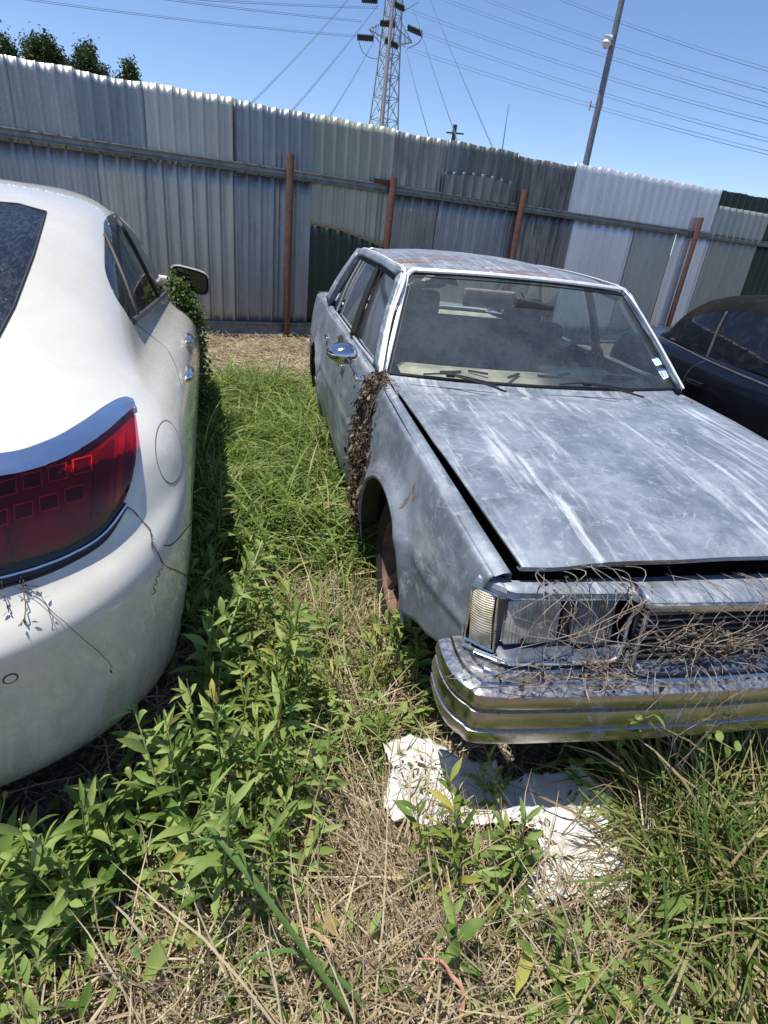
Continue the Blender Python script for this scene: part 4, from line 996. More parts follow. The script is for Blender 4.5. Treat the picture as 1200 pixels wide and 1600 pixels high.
def black_car():
    O = np.array([4.17, 5.35, 0]); fw = (0.0, -1)
    Rg = [(.24, .20, .20, .72, .15, .5, 4.40, .7, 2.6), (.30, .24, .26, .84, .06, .5, 4.50, .7, 2.6), (.45, .42, .40, .885, .02, .5, 4.56, .7, 2.6), (.62, .60, .50, .90, .0, .5, 4.58, .7, 2.6),
          (.76, .745, .58, .895, .01, .5, 4.55, .7, 2.6), (.88, .85, .64, .875, .05, .5, 4.50, .7, 2.6), (.95, .915, .68, .845, .12, .5, 4.42, .7, 2.6), (.985, .945, .74, .80, .25, .5, 4.25, .7, 2.6), (.995, .95, .80, .72, .45, .5, 3.7, .7, 2.6)]
    W, f, r = loft(O, fw, Rg, 30, 40, 24)
    root = thing('black_convertible', 'glossy black convertible with a closed black soft top behind the old sedan', 'car', tuple(O+f*2.3))
    body, bvb = body_mesh('body', W, M['black_paint'], root, f, r, O, wheels=(.95, 3.6))
    Rt = [(.96, .93, .93, .80, .42, .70, 3.30, .4, 2.6), (1.04, 1.0, 1.0, .785, .50, .80, 3.15, .4, 2.6), (1.19, 1.16, 1.15, .74, .64, .80, 2.90, .4, 2.7), (1.31, 1.29, 1.27, .69, .86, .70, 2.72, .4, 2.8), (1.38, 1.355, 1.34, .61, 1.12, .6, 2.60, .4, 2.8),
          (1.41, 1.395, 1.37, .46, 1.42, .4, 2.5, .35, 2.6), (1.42, 1.412, 1.39, .25, 1.8, .2, 2.4, .2, 2.4), (1.422, 1.418, 1.392, .08, 2.05, .07, 2.3, .07, 2.2)]
    W2, f, r = loft(O, fw, Rt, 30, 34, 20)
    top, bvt = body_mesh('soft_top', W2, M['softtop'], root, f, r, O)
    o, G = patch('quarter_window', bvt, [(1038, 522), (1060, 506), (1095, 493), (1130, 489), (1127, 502), (1118, 520), (1104, 556), (1070, 541)], M['tint2'], root, .006, n=80)
    o, G = patch('door_window', bvt, [(1140, 489), (1170, 490), (1215, 500), (1255, 515), (1290, 545), (1290, 620), (1240, 615), (1200, 597), (1150, 577), (1110, 558), (1128, 515)], M['tint2'], root, .006, n=110)
    L = spath(bvt, [(1137, 488), (1122, 518), (1106, 558)], .008); mb = MB(); mb.tube(L, .010, 8); mb.build('window_seal', M['sealgrey'], o)
    seam(bvb, [(1030, 527), (1060, 541), (1100, 561), (1150, 583), (1200, 604), (1260, 632)], root, 'belt_moulding', .008, M['sealgrey'], .002)
    seam(bvb, [(1103, 563), (1080, 575), (1066, 600), (1064, 640)], root, 'door_seam', .0025, M['seamgrey'], .0)
    c = cast(bvb, 1090, 598, .028)
    if c is not None:
        mb = MB(); mb.box(c, (.035, .17, .026), bev=.010); mb.build('handle', M['black_paint'], root)
    wheel_set(root, O, f, r, (.95, 3.6), .78)
    mb = MB(); mb.box(O+f*2.3+np.array([0, 0, .42]), (1.2, 4.0, .3)); mb.build('underbody', M['void'], root, smooth=False)
M['tint2'] = mat_tint('black_car_glass', (.006, .008, .014), .05, .03); M['sealgrey'] = plain('weathered_seal', (.07, .07, .068), .6)
black_car()

# ------------------------------------------------------------------ beyond the fence
def far_things():
    steel = plain('galvanised_tower_steel', (.36, .37, .38), .7, .1); dark = plain('insulator_brown', (.035, .03, .03), .4); wire = plain('weathered_conductor', (.15, .20, .29), .9, 0, .1, spec=.05)
    D = 60.
    base = at_d(600, 230, D); cx, cy = base[0], base[1]
    ax = at_d(612, 0, D); cx, cy = (ax[0]+base[0])/2, (ax[1]+base[1])/2
    t = thing('transmission_tower', 'tall steel lattice power tower rising behind the fence', 'tower', (cx, cy, 0))
    prof = [(0, 1.5), (9, .92), (13, .68), (17, .52), (24, .42), (30, .25)]
    hw = lambda z: lerp(z, [p[0] for p in prof], [p[1] for p in prof])
    rot = .35; cr, sr = math.cos(rot), math.sin(rot)
    def P(a, b, z): w_ = hw(z); x, y = a*w_, b*w_; return np.array([cx+x*cr-y*sr, cy+x*sr+y*cr, z])
    for a, b in ((-1, -1), (1, -1), (1, 1), (-1, 1)):
        mb = MB(); mb.tube([P(a, b, z) for z in (0, 9, 13, 17, 24, 30)], .065, 5); mb.build('leg', steel, t)
    mb = MB(); zs = [0, 3, 5.6, 7.7, 9.5, 11.1, 12.6, 14.0, 15.3, 16.6, 17.9, 19.2, 20.6, 22, 24, 26, 28, 30]
    cs = [(-1, -1), (1, -1), (1, 1), (-1, 1)]
    for z0, z1 in zip(zs, zs[1:]):
        for k in range(4):
            A, B = cs[k], cs[(k+1) % 4]
            mb.tube([P(*A, z0), P(*B, z1)], .032, 4); mb.tube([P(*B, z0), P(*A, z1)], .032, 4); mb.tube([P(*A, z1), P(*B, z1)], .03, 4)
    mb.build('bracing', steel, t)
    for zz, L in ((15.3, 2.1), (19.5, 2.6), (23.8, 2.1)):
        for s in (-1, 1):
            e = np.array([cx+s*L*cr, cy+s*L*sr, zz]); mb = MB()
            for b in (-1, 1):
                mb.tube([P(s, b, zz-.5), e], .045, 4); mb.tube([P(s, b, zz+.9), e], .04, 4)
                for q in (.33, .66): mb.tube([P(s, b, zz-.5)*(1-q)+e*q, P(s, b, zz+.9)*(1-q)+e*q], .03, 4)
            mb.build('crossarm', steel, t)
    for a, b, dd in (((594, 36), (617, 38), 57), ((637, 43), (660, 53), 58), ((602, 63), (622, 73), 57), ((558, 58), (584, 60), 59), ((612, 4), (632, 14), 57), ((565, -1), (590, 1), 59)):
        for k in (-1, 1):
            A, B = at_d(a[0], a[1]+k*2.4, dd), at_d(b[0], b[1]+k*2.4, dd); mb = MB(); pts = [A*(1-q)+B*q for q in np.linspace(0, 1, 17)]
            mb.tube(pts, [.09 if i % 2 else .15 for i in range(17)], 8); mb.build('insulator', dark, t)
    mb = MB()
    for pts in ([(660, 56), (655, 66), (645, 72), (636, 76)], [(560, 62), (566, 80), (578, 90), (592, 92)], [(620, 76), (628, 70), (634, 74)], [(632, 16), (640, 12), (646, 8), (655, 3)]):
        mb = MB(); mb.tube(crom([at_d(*q, 58) for q in pts], 16), .03, 5); mb.build('jumper', wire, t)
    # slim steel mast in front of the tower
    A, B = at_d(596.5, 200, 46), at_d(615, -4, 46); b0 = np.array([A[0], A[1], 0]); tp = np.array([B[0]*.5+A[0]*.5, B[1]*.5+A[1]*.5, B[2]+2])
    mb = MB(); mb.tube([b0, A, B, B+(B-A)*.25], [.13, .12, .095, .09], 12); m_ = mb.build('steel_mast', plain('mast_paint', (.42, .40, .38), .6), None); tag(m_, 'slim grey steel mast standing just in front of the lattice tower', 'mast')
    # conductors
    G1 = 'twin conductors running right from the tower'; n_ = 0
    def line(name, p0, p1, d0, d1, sagpx, label, group, r_=.0115, sep=6, q0=0., q1=1.):
        for k in (-.5, .5):
            pts = []
            for q in np.linspace(q0, q1, 44):
                x = p0[0]*(1-q)+p1[0]*q; y = p0[1]*(1-q)+p1[1]*q+sagpx*4*q*(1-q); d = d0*(1-q)+d1*q
                pts.append(at_d(x, y+k*sep*(60/d)**.5*.8, d))
            mb = MB(); mb.tube(pts, r_, 5); o = mb.build('power_line', wire, None); tag(o, label, 'cable', group)
    names = ['topmost', 'second from the top', 'third from the top', 'fourth from the top', 'fifth from the top', 'lowest']
    for i, (a, b, s) in enumerate((((875, -2), (1205, 110), 5), ((755, -2), (1205, 143), 6), ((690, -2), (1205, 166), 6), ((633, 14), (1205, 192), 9), ((662, 53), (1205, 220), 8), ((636, 76), (1205, 240), 6))):
        line('power_line', a, b, 58, 40, s, 'thin twin overhead cable crossing the right sky, '+names[i], G1, q1=1.5)
    for i, (a, b, s) in enumerate((((35, -2), (557, 57), 4), ((255, -2), (566, 33), 2), ((300, -2), (590, 12), 2))):
        line('power_line', a, b, 45, 58, s, 'thin twin overhead cable crossing the left sky, '+('lowest', 'middle', 'topmost')[i], 'twin conductors running left from the tower', sep=3, q0=-.9)
    for i, (a, b) in enumerate((((545, -2), (398, 156)), ((590, 8), (462, 166)), ((585, 62), (516, 180)), ((634, 76), (668, 205)), ((646, 12), (712, 212)), ((672, -2), (768, 226)))):
        lab = ['cable pair slanting down left of the tower, farthest left', 'cable pair slanting down left of the tower, middle', 'cable pair slanting down left of the tower, nearest it', 'cable pair slanting down right of the tower, nearest it', 'cable pair slanting down right of the tower, middle', 'cable pair slanting down right of the tower, farthest right'][i]
        line('power_line', a, b, 58, 30, 3, lab, 'cables slanting down to behind the fence', .012, 3.2, q1=1.08)
    # light mast on the right
    A, B = at_d(915, 262, 16), at_d(972, -6, 16); d_ = _n(B-A); foot = np.array([A[0], A[1], 0])
    mx_ = (A+B)/2; foot = np.array([mx_[0], mx_[1], 0]); topz = B[2]+.8
    t = thing('light_pole', 'tall grey metal pole with a white fitting near its top right of the tower', 'pole', tuple(foot))
    mb = MB(); mb.tube([foot, foot+np.array([0, 0, topz*.5]), foot+np.array([0, 0, topz])], [.085, .072, .058], 14); mb.build('shaft', plain('pole_steel', (.20, .20, .21), .5, .4), t)
    c = at_d(950, 66, 15.9); mb = MB(); mb.tube(crom([c+np.array([.0, 0, .10]), c+np.array([-.02, 0, .03]), c+np.array([-.03, 0, -.12])], 10), [.05, .09, .10, .09, .07, .08, .10, .09, .07, .03], 12); mb.tube([c+np.array([0, 0, .1]), np.array([foot[0], foot[1], c[2]+.12])], .03, 6)
    mb.build('fitting', M['white_plastic'], t)
    for sx_ in (-1, 1):
        c = at_d(931+sx_*9, 165, 15.95); mb = MB(); mb.tube([c+np.array([0, 0, -.09]), c+np.array([0, 0, .09])], .018, 6); mb.tube([c, np.array([foot[0], foot[1], c[2]-.02])], .012, 6); mb.build('bracket', steel, t)
    mb = MB(); a_, b_ = at_d(785, 232, 20), at_d(795, 163, 20); mb.tube([np.array([a_[0], a_[1], 0]), a_, b_], [.03, .016, .006], 6); tag(mb.build('whip_antenna', wire, None), 'very thin whip antenna between the tower and the light pole', 'antenna')
    a_ = at_d(711, 198, 42); t = thing('utility_pole', 'short distant pole with crossarm just showing over the fence', 'pole', (a_[0], a_[1], 0))
    mb = MB(); mb.tube([(a_[0], a_[1], 0), (a_[0], a_[1], a_[2]+.1)], .13, 8); mb.build('shaft', dark, t); mb = MB(); mb.tube([(a_[0]-.5, a_[1], a_[2]-.35), (a_[0]+.6, a_[1], a_[2]-.3)], .05, 6); mb.build('crossarm', dark, t)
far_things()

def leaf_cards(P, N_, L, Wd, rs, mat, name, parent, **k):
    """diamond leaves: centre P, axis dir A, width"""
    n = len(P); A = rs.normal(size=(n, 3)); A /= np.linalg.norm(A, axis=1)[:, None]
    B = np.cross(A, rs.normal(size=(n, 3))); B /= np.linalg.norm(B, axis=1)[:, None]
    L = L*rs.uniform(.6, 1.3, (n, 1)); V = np.stack([P-A*L, P+B*L*Wd, P+A*L, P-B*L*Wd], 1).reshape(-1, 3)
    return mesh(name, V, np.arange(n*4).reshape(-1, 4), mat, parent, smooth=False, **k)
def trees():
    lm = mat_blades('tree_leaf', [(0, (.018, .040, .010)), (.5, (.035, .075, .018)), (1, (.075, .13, .035))], .3)
    bark = plain('tree_bark', (.07, .055, .04), .9)
    spec = [('broad dark green tree cut by the left edge, above the fence', (-2, 62), .60, 24), ('tallest rounded green tree top above the left of the fence', (66, 60), .72, 25), ('bushy green tree top right of the tallest one', (138, 78), .66, 25), ('lowest green tree top showing just over the fence', (200, 102), .50, 26)]
    for i, (lab, (px, py), R_, d) in enumerate(spec):
        rs = np.random.default_rng(50+i); top = at_d(px, py, d); base = np.array([top[0], top[1], 0])
        t = thing('broadleaf_tree', lab, 'tree', tuple(base), 'trees beyond the fence')
        H = top[2]; mb = MB(); mb.tube(crom([base, base+np.array([.1, .05, H*.4]), base+np.array([0, 0, H*.85])], 8), np.linspace(.13, .03, 8), 8); mb.build('trunk', bark, t)
        mb = MB()
        for k in range(9):
            a = rs.uniform(0, 6.28); z0 = H*rs.uniform(.35, .75); e = base+np.array([math.cos(a)*R_*.8, math.sin(a)*R_*.8, z0+rs.uniform(.4, 1.)]); s0 = base+np.array([0, 0, z0]); mb.tube([s0, (s0+e)/2+np.array([0, 0, .05]), e], [.045, .03, .012], 5)
        mb.build('branches', bark, t)
        P = []
        for k in range(60):
            a = rs.uniform(0, 6.28); q = math.sqrt(rs.uniform(0, 1)); zz = rs.uniform(-1, 1); rad = R_*math.sqrt(max(0, 1-(abs(zz)**2.2)))*q
            c = base+np.array([math.cos(a)*rad, math.sin(a)*rad, H-1.25+zz*1.15]); P.append(c+rs.normal(size=(300, 3))*np.array([.09, .09, .16]))
        leaf_cards(np.concatenate(P), None, .05, .45, rs, lm, 'crown', t)
trees()

# ------------------------------------------------------------------ vegetation
def blades(name, base, az, L, el0, curl, wd, mat, parent=None, seg=5, tag_=None, twist=0.):
    n = len(base); t = np.linspace(0, 1, seg+1); P = np.zeros((n, seg+1, 3)); P[:, 0] = base; h = np.stack([np.cos(az), np.sin(az)], 1)
    az2 = az[:, None]+np.cumsum(rng.normal(0, .10, (n, seg+1)), 1)
    for i in range(1, seg+1):
        e = el0-curl*t[i]; st = L/seg
        P[:, i, 0] = P[:, i-1, 0]+np.cos(e)*np.cos(az2[:, i])*st; P[:, i, 1] = P[:, i-1, 1]+np.cos(e)*np.sin(az2[:, i])*st; P[:, i, 2] = P[:, i-1, 2]+np.sin(e)*st
    P[..., 2] = np.maximum(P[..., 2], gz(P[..., 0], P[..., 1])+.004)
    ta = rng.uniform(-1, 1, n)*(.9+twist); S = np.stack([-np.sin(az)*np.cos(ta), np.cos(az)*np.cos(ta), np.sin(ta)], 1)
    prof = np.array([.75, 1., 1., .85, .55, .06]) if seg == 5 else np.interp(t, [0, .2, .7, 1], [.75, 1, .8, .06])
    off = S[:, None, :]*(wd[:, None]*prof[None, :]/2)[..., None]
    V = np.stack([P-off, P+off], 2).reshape(-1, 3)
    k = (seg+1)*2; i0 = np.arange(n)[:, None]*k+np.arange(seg)[None, :]*2
    F = np.stack([i0, i0+1, i0+3, i0+2], -1).reshape(-1, 4)
    o = mesh(name, V, F, mat, parent, smooth=True)
    if tag_: tag(o, **tag_)
    return o
def leaves(name, base, dirv, L, W, mat, parent=None, droop=.5, fold=.25, rows=6, shape='lance', label=None, curl=0.):
    """blade-shaped leaves with a folded midrib"""
    n = len(base); d = dirv/np.linalg.norm(dirv, axis=1)[:, None]; up = np.array([0, 0, 1.])
    s = np.cross(d, up); s /= np.linalg.norm(s, axis=1)[:, None]+1e-9
    roll = rng.uniform(-1.0, 1.0, n); nn = np.cross(s, d); s = s*np.cos(roll)[:, None]+nn*np.sin(roll)[:, None]; nn = np.cross(s, d)
    t = np.linspace(0, 1, rows)
    if shape == 'lance': w = np.interp(t, [0, .12, .35, .6, .85, 1], [.10, .45, 1., .85, .35, .02])
    else: w = np.interp(t, [0, .1, .35, .6, .85, 1], [.25, .85, 1., .9, .5, .02])
    V = np.zeros((n, rows, 3, 3)); dr = droop*rng.uniform(.4, 1.6, n); cu = curl*rng.uniform(-1, 1, n); pos = base.copy(); ang = np.zeros(n)
    for i in range(rows):
        if i:
            ang = dr*t[i]; dd = d*np.cos(ang)[:, None]-up*np.sin(ang)[:, None]+nn*np.sin(cu*t[i])[:, None]; pos = pos+dd*(L/(rows-1))[:, None]
        ww = (W*w[i]/2*(1+.12*rng.uniform(-1, 1, n)))[:, None]
        V[:, i, 0] = pos-s*ww+nn*ww*fold; V[:, i, 1] = pos; V[:, i, 2] = pos+s*ww+nn*ww*fold
    k = rows*3; F = []
    i0 = np.arange(n)[:, None, None]*k+np.arange(rows-1)[None, :, None]*3+np.arange(2)[None, None, :]
    F = np.stack([i0, i0+1, i0+4, i0+3], -1).reshape(-1, 4)
    return mesh(name, V.reshape(-1, 3), F, mat, parent, smooth=True, label=label)
def plant(label, cat, group, base, top, nst, nleaf, L, W, mats, spread=.12, bare=.15, shape='lance', name='leafy_weed', seed=0, thick=.0032, elev=.35, twig=2):
    rs = np.random.default_rng(seed+900); base = np.array(base, float); top = np.array(top, float)
    t = thing(name, label, cat, tuple(base), group); H = np.linalg.norm(top-base); mb = MB(); B = []; D = []; Ls = []
    for k in range(nst):
        off = rs.normal(0, spread, 3)*np.array([1, 1, .35]) if k else np.zeros(3); sc = 1 if k == 0 else rs.uniform(.55, 1.0)
        b = base+np.array([off[0]*.35, off[1]*.35, 0]); e = base+(top-base)*sc+off
        m = (b+e)/2+rs.normal(0, .05*H, 3)*np.array([1, 1, .3])+np.array([0, 0, .06*H]); P = crom([b, m, e], 26); mb.tube(P, np.linspace(thick, thick*.45, 26), 6)
        T_ = np.gradient(P, axis=0); a = rs.uniform(0, 6.28); nl = max(4, int(nleaf*sc))
        for j in range(nl):
            u = bare+(1-bare)*(j+rs.uniform(-.3, .3))/nl; u = min(max(u, 0), .999); i = int(u*25); p = P[i]; a += 2.4+rs.normal(0, .3); td = T_[i]/np.linalg.norm(T_[i])
            x = _n(np.cross(td, [.3, .1, 1])); y = np.cross(td, x); rd = x*math.cos(a)+y*math.sin(a); el = elev+.5*u+rs.normal(0, .15)
            B.append(p); D.append(rd*math.cos(el)+td*math.sin(el)+np.array([0, 0, .15])); Ls.append(L*(1.05-.55*abs(u-.45)*1.5)*rs.uniform(.7, 1.2)*(.55 if u > .93 else 1))
            if j % 3 == 0 and twig:
                for q in range(twig):
                    B.append(p+rd*.008); D.append(rd+rs.normal(0, .5, 3)+td*.8); Ls.append(L*.45*rs.uniform(.6, 1.1))
    mb.build('stem', mats[1], t); Ls = np.array(Ls)
    leaves('foliage', np.array(B), np.array(D), Ls, Ls*W, mats[0], t, droop=.65, shape=shape, fold=.42)
    return t
GM = dict(
    straw=mat_blades('dry_straw', [(0, (.17, .12, .07)), (.3, (.36, .27, .16)), (.6, (.55, .44, .28)), (.85, (.70, .59, .41)), (1, (.42, .38, .31))], .2, .6),
    straw_dark=mat_blades('old_brown_litter', [(0, (.06, .04, .025)), (.4, (.14, .095, .06)), (.8, (.26, .19, .125)), (1, (.36, .30, .22))], .1, .8),
    lush=mat_blades('lush_grass_blade', [(0, (.05, .11, .018)), (.4, (.14, .24, .042)), (.75, (.27, .38, .09)), (.92, (.42, .46, .17)), (1, (.52, .45, .24))], .42),
    mixed=mat_blades('mixed_grass_blade', [(0, (.06, .11, .02)), (.3, (.15, .235, .05)), (.6, (.28, .34, .10)), (.78, (.46, .43, .19)), (.9, (.52, .42, .24)), (1, (.30, .20, .10))], .38),
    leaf=mat_leaf('weed_leaf', [(0, (.065, .135, .026)), (.3, (.16, .26, .055)), (.65, (.32, .42, .13)), (.92, (.30, .36, .10)), (.97, (.50, .46, .12)), (1, (.24, .13, .06))]),
    leafy=mat_leaf('yellowing_weed_leaf', [(0, (.08, .15, .03)), (.4, (.15, .22, .04)), (.75, (.26, .30, .06)), (1, (.50, .45, .10))]),
    leafd=mat_leaf('ivy_leaf', [(0, (.02, .045, .010)), (.6, (.05, .10, .02)), (1, (.13, .19, .05))], .25),
    stem=plain('green_stem', (.18, .22, .06), .5, 0, .3, 30), stemb=plain('brown_stem', (.13, .085, .05), .8, 0, .3, 30),
    vine=plain('dead_vine_bark', (.24, .195, .16), .9, 0, .5, 25), vined=plain('dark_dead_vine', (.10, .070, .05), .9, 0, .4, 25),
    deadleaf=mat_blades('dead_leaf', [(0, (.035, .022, .015)), (.5, (.09, .058, .040)), (.85, (.19, .135, .095)), (1, (.34, .27, .2))], .15, .8))
def scatter_px(n, poly, z=0., jitter=0.):
    """uniform points on the ground inside a polygon given by its corners"""
    Q = np.array([at_z(*p, z)[:2] for p in poly]); lo, hi = Q.min(0), Q.max(0); out = []
    while len(out) < n:
        C = rng.uniform(lo, hi, (n*3, 2)); ins = np.zeros(len(C), bool); j = len(Q)-1
        for i in range(len(Q)):
            c = ((Q[i, 1] > C[:, 1]) != (Q[j, 1] > C[:, 1])) & (C[:, 0] < (Q[j, 0]-Q[i, 0])*(C[:, 1]-Q[i, 1])/(Q[j, 1]-Q[i, 1]+1e-12)+Q[i, 0]); ins ^= c; j = i
        out += list(C[ins])
    return np.array(out[:n])
def noise2(xy, s, seed=0):
    r = np.random.default_rng(seed); v = np.zeros(len(xy))
    for k in range(6):
        a = r.uniform(0, 6.28); f = s*r.uniform(.6, 1.7); v += np.sin((xy[:, 0]*math.cos(a)+xy[:, 1]*math.sin(a))*f+r.uniform(0, 6.28))
    return v/3.5
def on_ground(xy, z=0.): return np.column_stack([xy, gz(xy[:, 0], xy[:, 1])+z])
def thin(xy, f): return xy[rng.uniform(0, 1, len(xy)) < f]
def out_of_cars(xy):
    x, y = xy[:, 0], xy[:, 1]
    old = (np.abs(x-CX) < .74) & (y > 1.25) & (y < 5.8); wh = (x < -.50) & (y > 1.35) & (y < 5.8); bl = (x > 3.45) & (x < 5) & (y > .9) & (y < 5.2)
    return xy[~(old | wh | bl)]
SHEET = [(596, 1150), (640, 1140), (700, 1158), (706, 1180), (775, 1190), (790, 1222), (860, 1212), (915, 1203), (950, 1240), (990, 1275), (1000, 1330), (985, 1385), (940, 1412), (880, 1405), (850, 1425), (800, 1445), (780, 1425), (810, 1380), (845, 1350), (835, 1300), (760, 1285), (700, 1290), (612, 1278), (596, 1240), (612, 1200)]
def in_poly(P, Q):
    ins = np.zeros(len(P), bool); j = len(Q)-1
    for i in range(len(Q)):
        ins ^= ((Q[i, 1] > P[:, 1]) != (Q[j, 1] > P[:, 1])) & (P[:, 0] < (Q[j, 0]-Q[i, 0])*(P[:, 1]-Q[i, 1])/(Q[j, 1]-Q[i, 1]+1e-12)+Q[i, 0]); j = i
    return ins
def off_sheet(xy):
    Q = np.array([at_z(*p, .08)[:2] for p in SHEET]); return xy[~(in_poly(xy, Q) & (rng.uniform(0, 1, len(xy)) < .93))]
def vegetation():
    # --- dry litter over the whole yard near the camera
    xy = out_of_cars(np.column_stack([rng.uniform(-2.2, 3.2, 76000), rng.uniform(-.5, 3.2, 76000)]))
    f = np.clip(.62+.55*noise2(xy, 5, 1)+.35*noise2(xy, 14, 8), .10, 1); f = np.where(xy[:, 0] > 2.3, f*.4, f); xy = thin(xy, f); n = len(xy)
    blades('dry_grass', on_ground(xy, .004)+np.column_stack([np.zeros((n, 2)), rng.exponential(.020, n)]), rng.uniform(0, 6.28, n), rng.gamma(3, .035, n)+.03, rng.uniform(-.15, .5, n), rng.uniform(-.2, .9, n), rng.uniform(.0020, .0062, n), GM['straw'], seg=3, tag_=dict(kind='stuff'))
    xy = out_of_cars(np.column_stack([rng.uniform(-2.2, 3.0, 60000), rng.uniform(-.5, 3.4, 60000)])); xy = thin(xy, np.clip(.6+.6*noise2(xy, 5, 2), .05, 1)); n = len(xy)
    blades('leaf_litter', on_ground(xy, .002)+np.column_stack([np.zeros((n, 2)), rng.exponential(.006, n)]), rng.uniform(0, 6.28, n), rng.uniform(.015, .07, n), rng.uniform(-.1, .5, n), rng.uniform(-.5, .9, n), rng.uniform(.002, .008, n), GM['straw_dark'], seg=3, tag_=dict(kind='stuff'))
    # far lane and the strip along the fence
    xy = out_of_cars(np.column_stack([rng.uniform(-2.5, 3.2, 60000), rng.uniform(3.2, 8.6, 60000)])); n = len(xy)
    blades('dry_grass', on_ground(xy, .004)+np.column_stack([np.zeros((n, 2)), rng.exponential(.015, n)]), rng.uniform(0, 6.28, n), rng.uniform(.05, .18, n), rng.uniform(-.1, .6, n), rng.uniform(-.2, .9, n), rng.uniform(.003, .008, n), GM['straw'], seg=3, tag_=dict(kind='stuff'))
    # --- standing straw, foreground centre and right
    P = []
    for (px, py, m, sg) in ((560, 1120, 420, .08), (500, 990, 300, .08), (590, 1040, 260, .05), (690, 1400, 900, .13), (640, 1500, 700, .12), (760, 1520, 900, .15), (880, 1480, 800, .16), (1000, 1420, 900, .14), (560, 1560, 500, .12), (480, 1580, 400, .12), (1120, 1500, 700, .15), (930, 1330, 300, .08), (620, 1330, 450, .08), (240, 1560, 300, .15), (980, 1580, 700, .16), (350, 1540, 350, .14), (500, 1350, 200, .07)):
        c = at_z(px, py, 0)[:2]; P.append(c+rng.normal(0, sg, (m, 2)))
    xy = off_sheet(thin(out_of_cars(np.concatenate(P)), .75)); n = len(xy)
    blades('straw_tufts', on_ground(xy), rng.normal(1.9, 1.3, n), rng.gamma(4, .042, n)+.05, rng.uniform(.1, 1.25, n), rng.uniform(.1, 1.2, n), rng.uniform(.0025, .0065, n), GM['straw'], tag_=dict(kind='stuff'))
    # --- lush grass in the lane between the cars
    C = scatter_px(210, [(312, 620), (360, 585), (470, 585), (505, 600), (540, 720), (575, 850), (560, 900), (470, 905), (400, 880), (330, 870), (305, 800)], .05)
    xy = []; az = []; LL = []
    for c in C:
        m = rng.integers(26, 48); a = rng.uniform(0, 6.28, m); r = np.abs(rng.normal(0, .035, m)); xy.append(c+np.column_stack([np.cos(a)*r, np.sin(a)*r])); az.append(a+rng.normal(0, .5, m)); LL.append(rng.uniform(.22, .58, m)*rng.uniform(.7, 1.15))
    xy = np.concatenate(xy); n = len(xy)
    blades('lush_grass', on_ground(xy), np.concatenate(az), np.concatenate(LL), rng.uniform(.7, 1.5, n), rng.uniform(.9, 2.3, n), rng.uniform(.006, .012, n), GM['lush'], tag_=dict(kind='stuff'))
    # shaded grass hugging the white car
    C = scatter_px(110, [(300, 600), (322, 600), (350, 700), (345, 860), (310, 960), (300, 800)], .05); xy = []; az = []
    for c in C:
        m = 34; a = rng.uniform(0, 6.28, m); xy.append(c+rng.normal(0, .03, (m, 2))); az.append(a)
    xy = np.concatenate(xy); n = len(xy)
    blades('lush_grass', on_ground(xy), np.concatenate(az), rng.uniform(.2, .5, n), rng.uniform(.8, 1.5, n), rng.uniform(.8, 2.2, n), rng.uniform(.005, .010, n), GM['lush'], tag_=dict(kind='stuff'))
    # --- mixed green and yellow grass, right foreground and under the bumper
    def tufts(C, lo, hi, L0, L1, w0, w1, mat, name='mixed_grass', e0=.7, e1=1.5, spread=.022):
        xy, az, LL = [], [], []
        for c in C:
            m = rng.integers(lo, hi); a = rng.uniform(0, 6.28, m); xy.append(c+rng.normal(0, spread, (m, 2))); az.append(a); LL.append(rng.uniform(L0, L1, m)*rng.uniform(.6, 1.1))
        xy = np.concatenate(xy); n = len(xy); blades(name, on_ground(xy), np.concatenate(az), np.concatenate(LL), rng.uniform(e0, e1, n), rng.uniform(.3, 1.9, n), rng.uniform(w0, w1, n), GM[mat], tag_=dict(kind='stuff'))
    def around(zones): return np.concatenate([at_z(px, py, 0)[:2]+rng.normal(0, sg, (m, 2)) for px, py, m, sg in zones])
    C = around(((1130, 1290, 9, .09), (1195, 1380, 11, .10), (1090, 1400, 6, .08), (1190, 1470, 6, .10), (1020, 1290, 5, .05), (970, 1230, 3, .05), (1080, 1200, 5, .08), (1240, 1260, 9, .12), (1110, 1560, 3, .1), (1150, 1160, 4, .1)))
    C = C[~((np.abs(C[:, 0]-CX) < .8) & (C[:, 1] > 1.15))]; tufts(C, 40, 75, .26, .60, .005, .013, 'mixed')
    C = around(((870, 1570, 5, .1), (780, 1470, 4, .09), (690, 1570, 3, .08), (90, 1570, 5, .12), (20, 1490, 3, .1), (400, 1510, 3, .1), (1000, 1510, 5, .1), (900, 1440, 3, .06), (1040, 1440, 4, .08), (260, 1590, 3, .1)))
    tufts(C, 14, 34, .10, .30, .003, .007, 'mixed')
    # thin wisps along the sunny lane, beside the old car and the middle ground
    P = []
    for (px, py, m, sg) in ((540, 960, 300, .12), (480, 1000, 260, .12), (590, 1010, 220, .07), (520, 1130, 240, .1), (470, 1200, 200, .1), (600, 1230, 120, .06), (440, 1090, 240, .1), (545, 880, 160, .08), (380, 1010, 200, .09)):
        c = at_z(px, py, 0)[:2]; P.append(c+rng.normal(0, sg, (m, 2)))
    xy = out_of_cars(np.concatenate(P)); n = len(xy)
    blades('mixed_grass', on_ground(xy), rng.uniform(0, 6.28, n), rng.uniform(.08, .28, n), rng.uniform(.5, 1.4, n), rng.uniform(.2, 1.8, n), rng.uniform(.003, .008, n), GM['mixed'], tag_=dict(kind='stuff'))
    # --- low leafy ground cover
    P = []
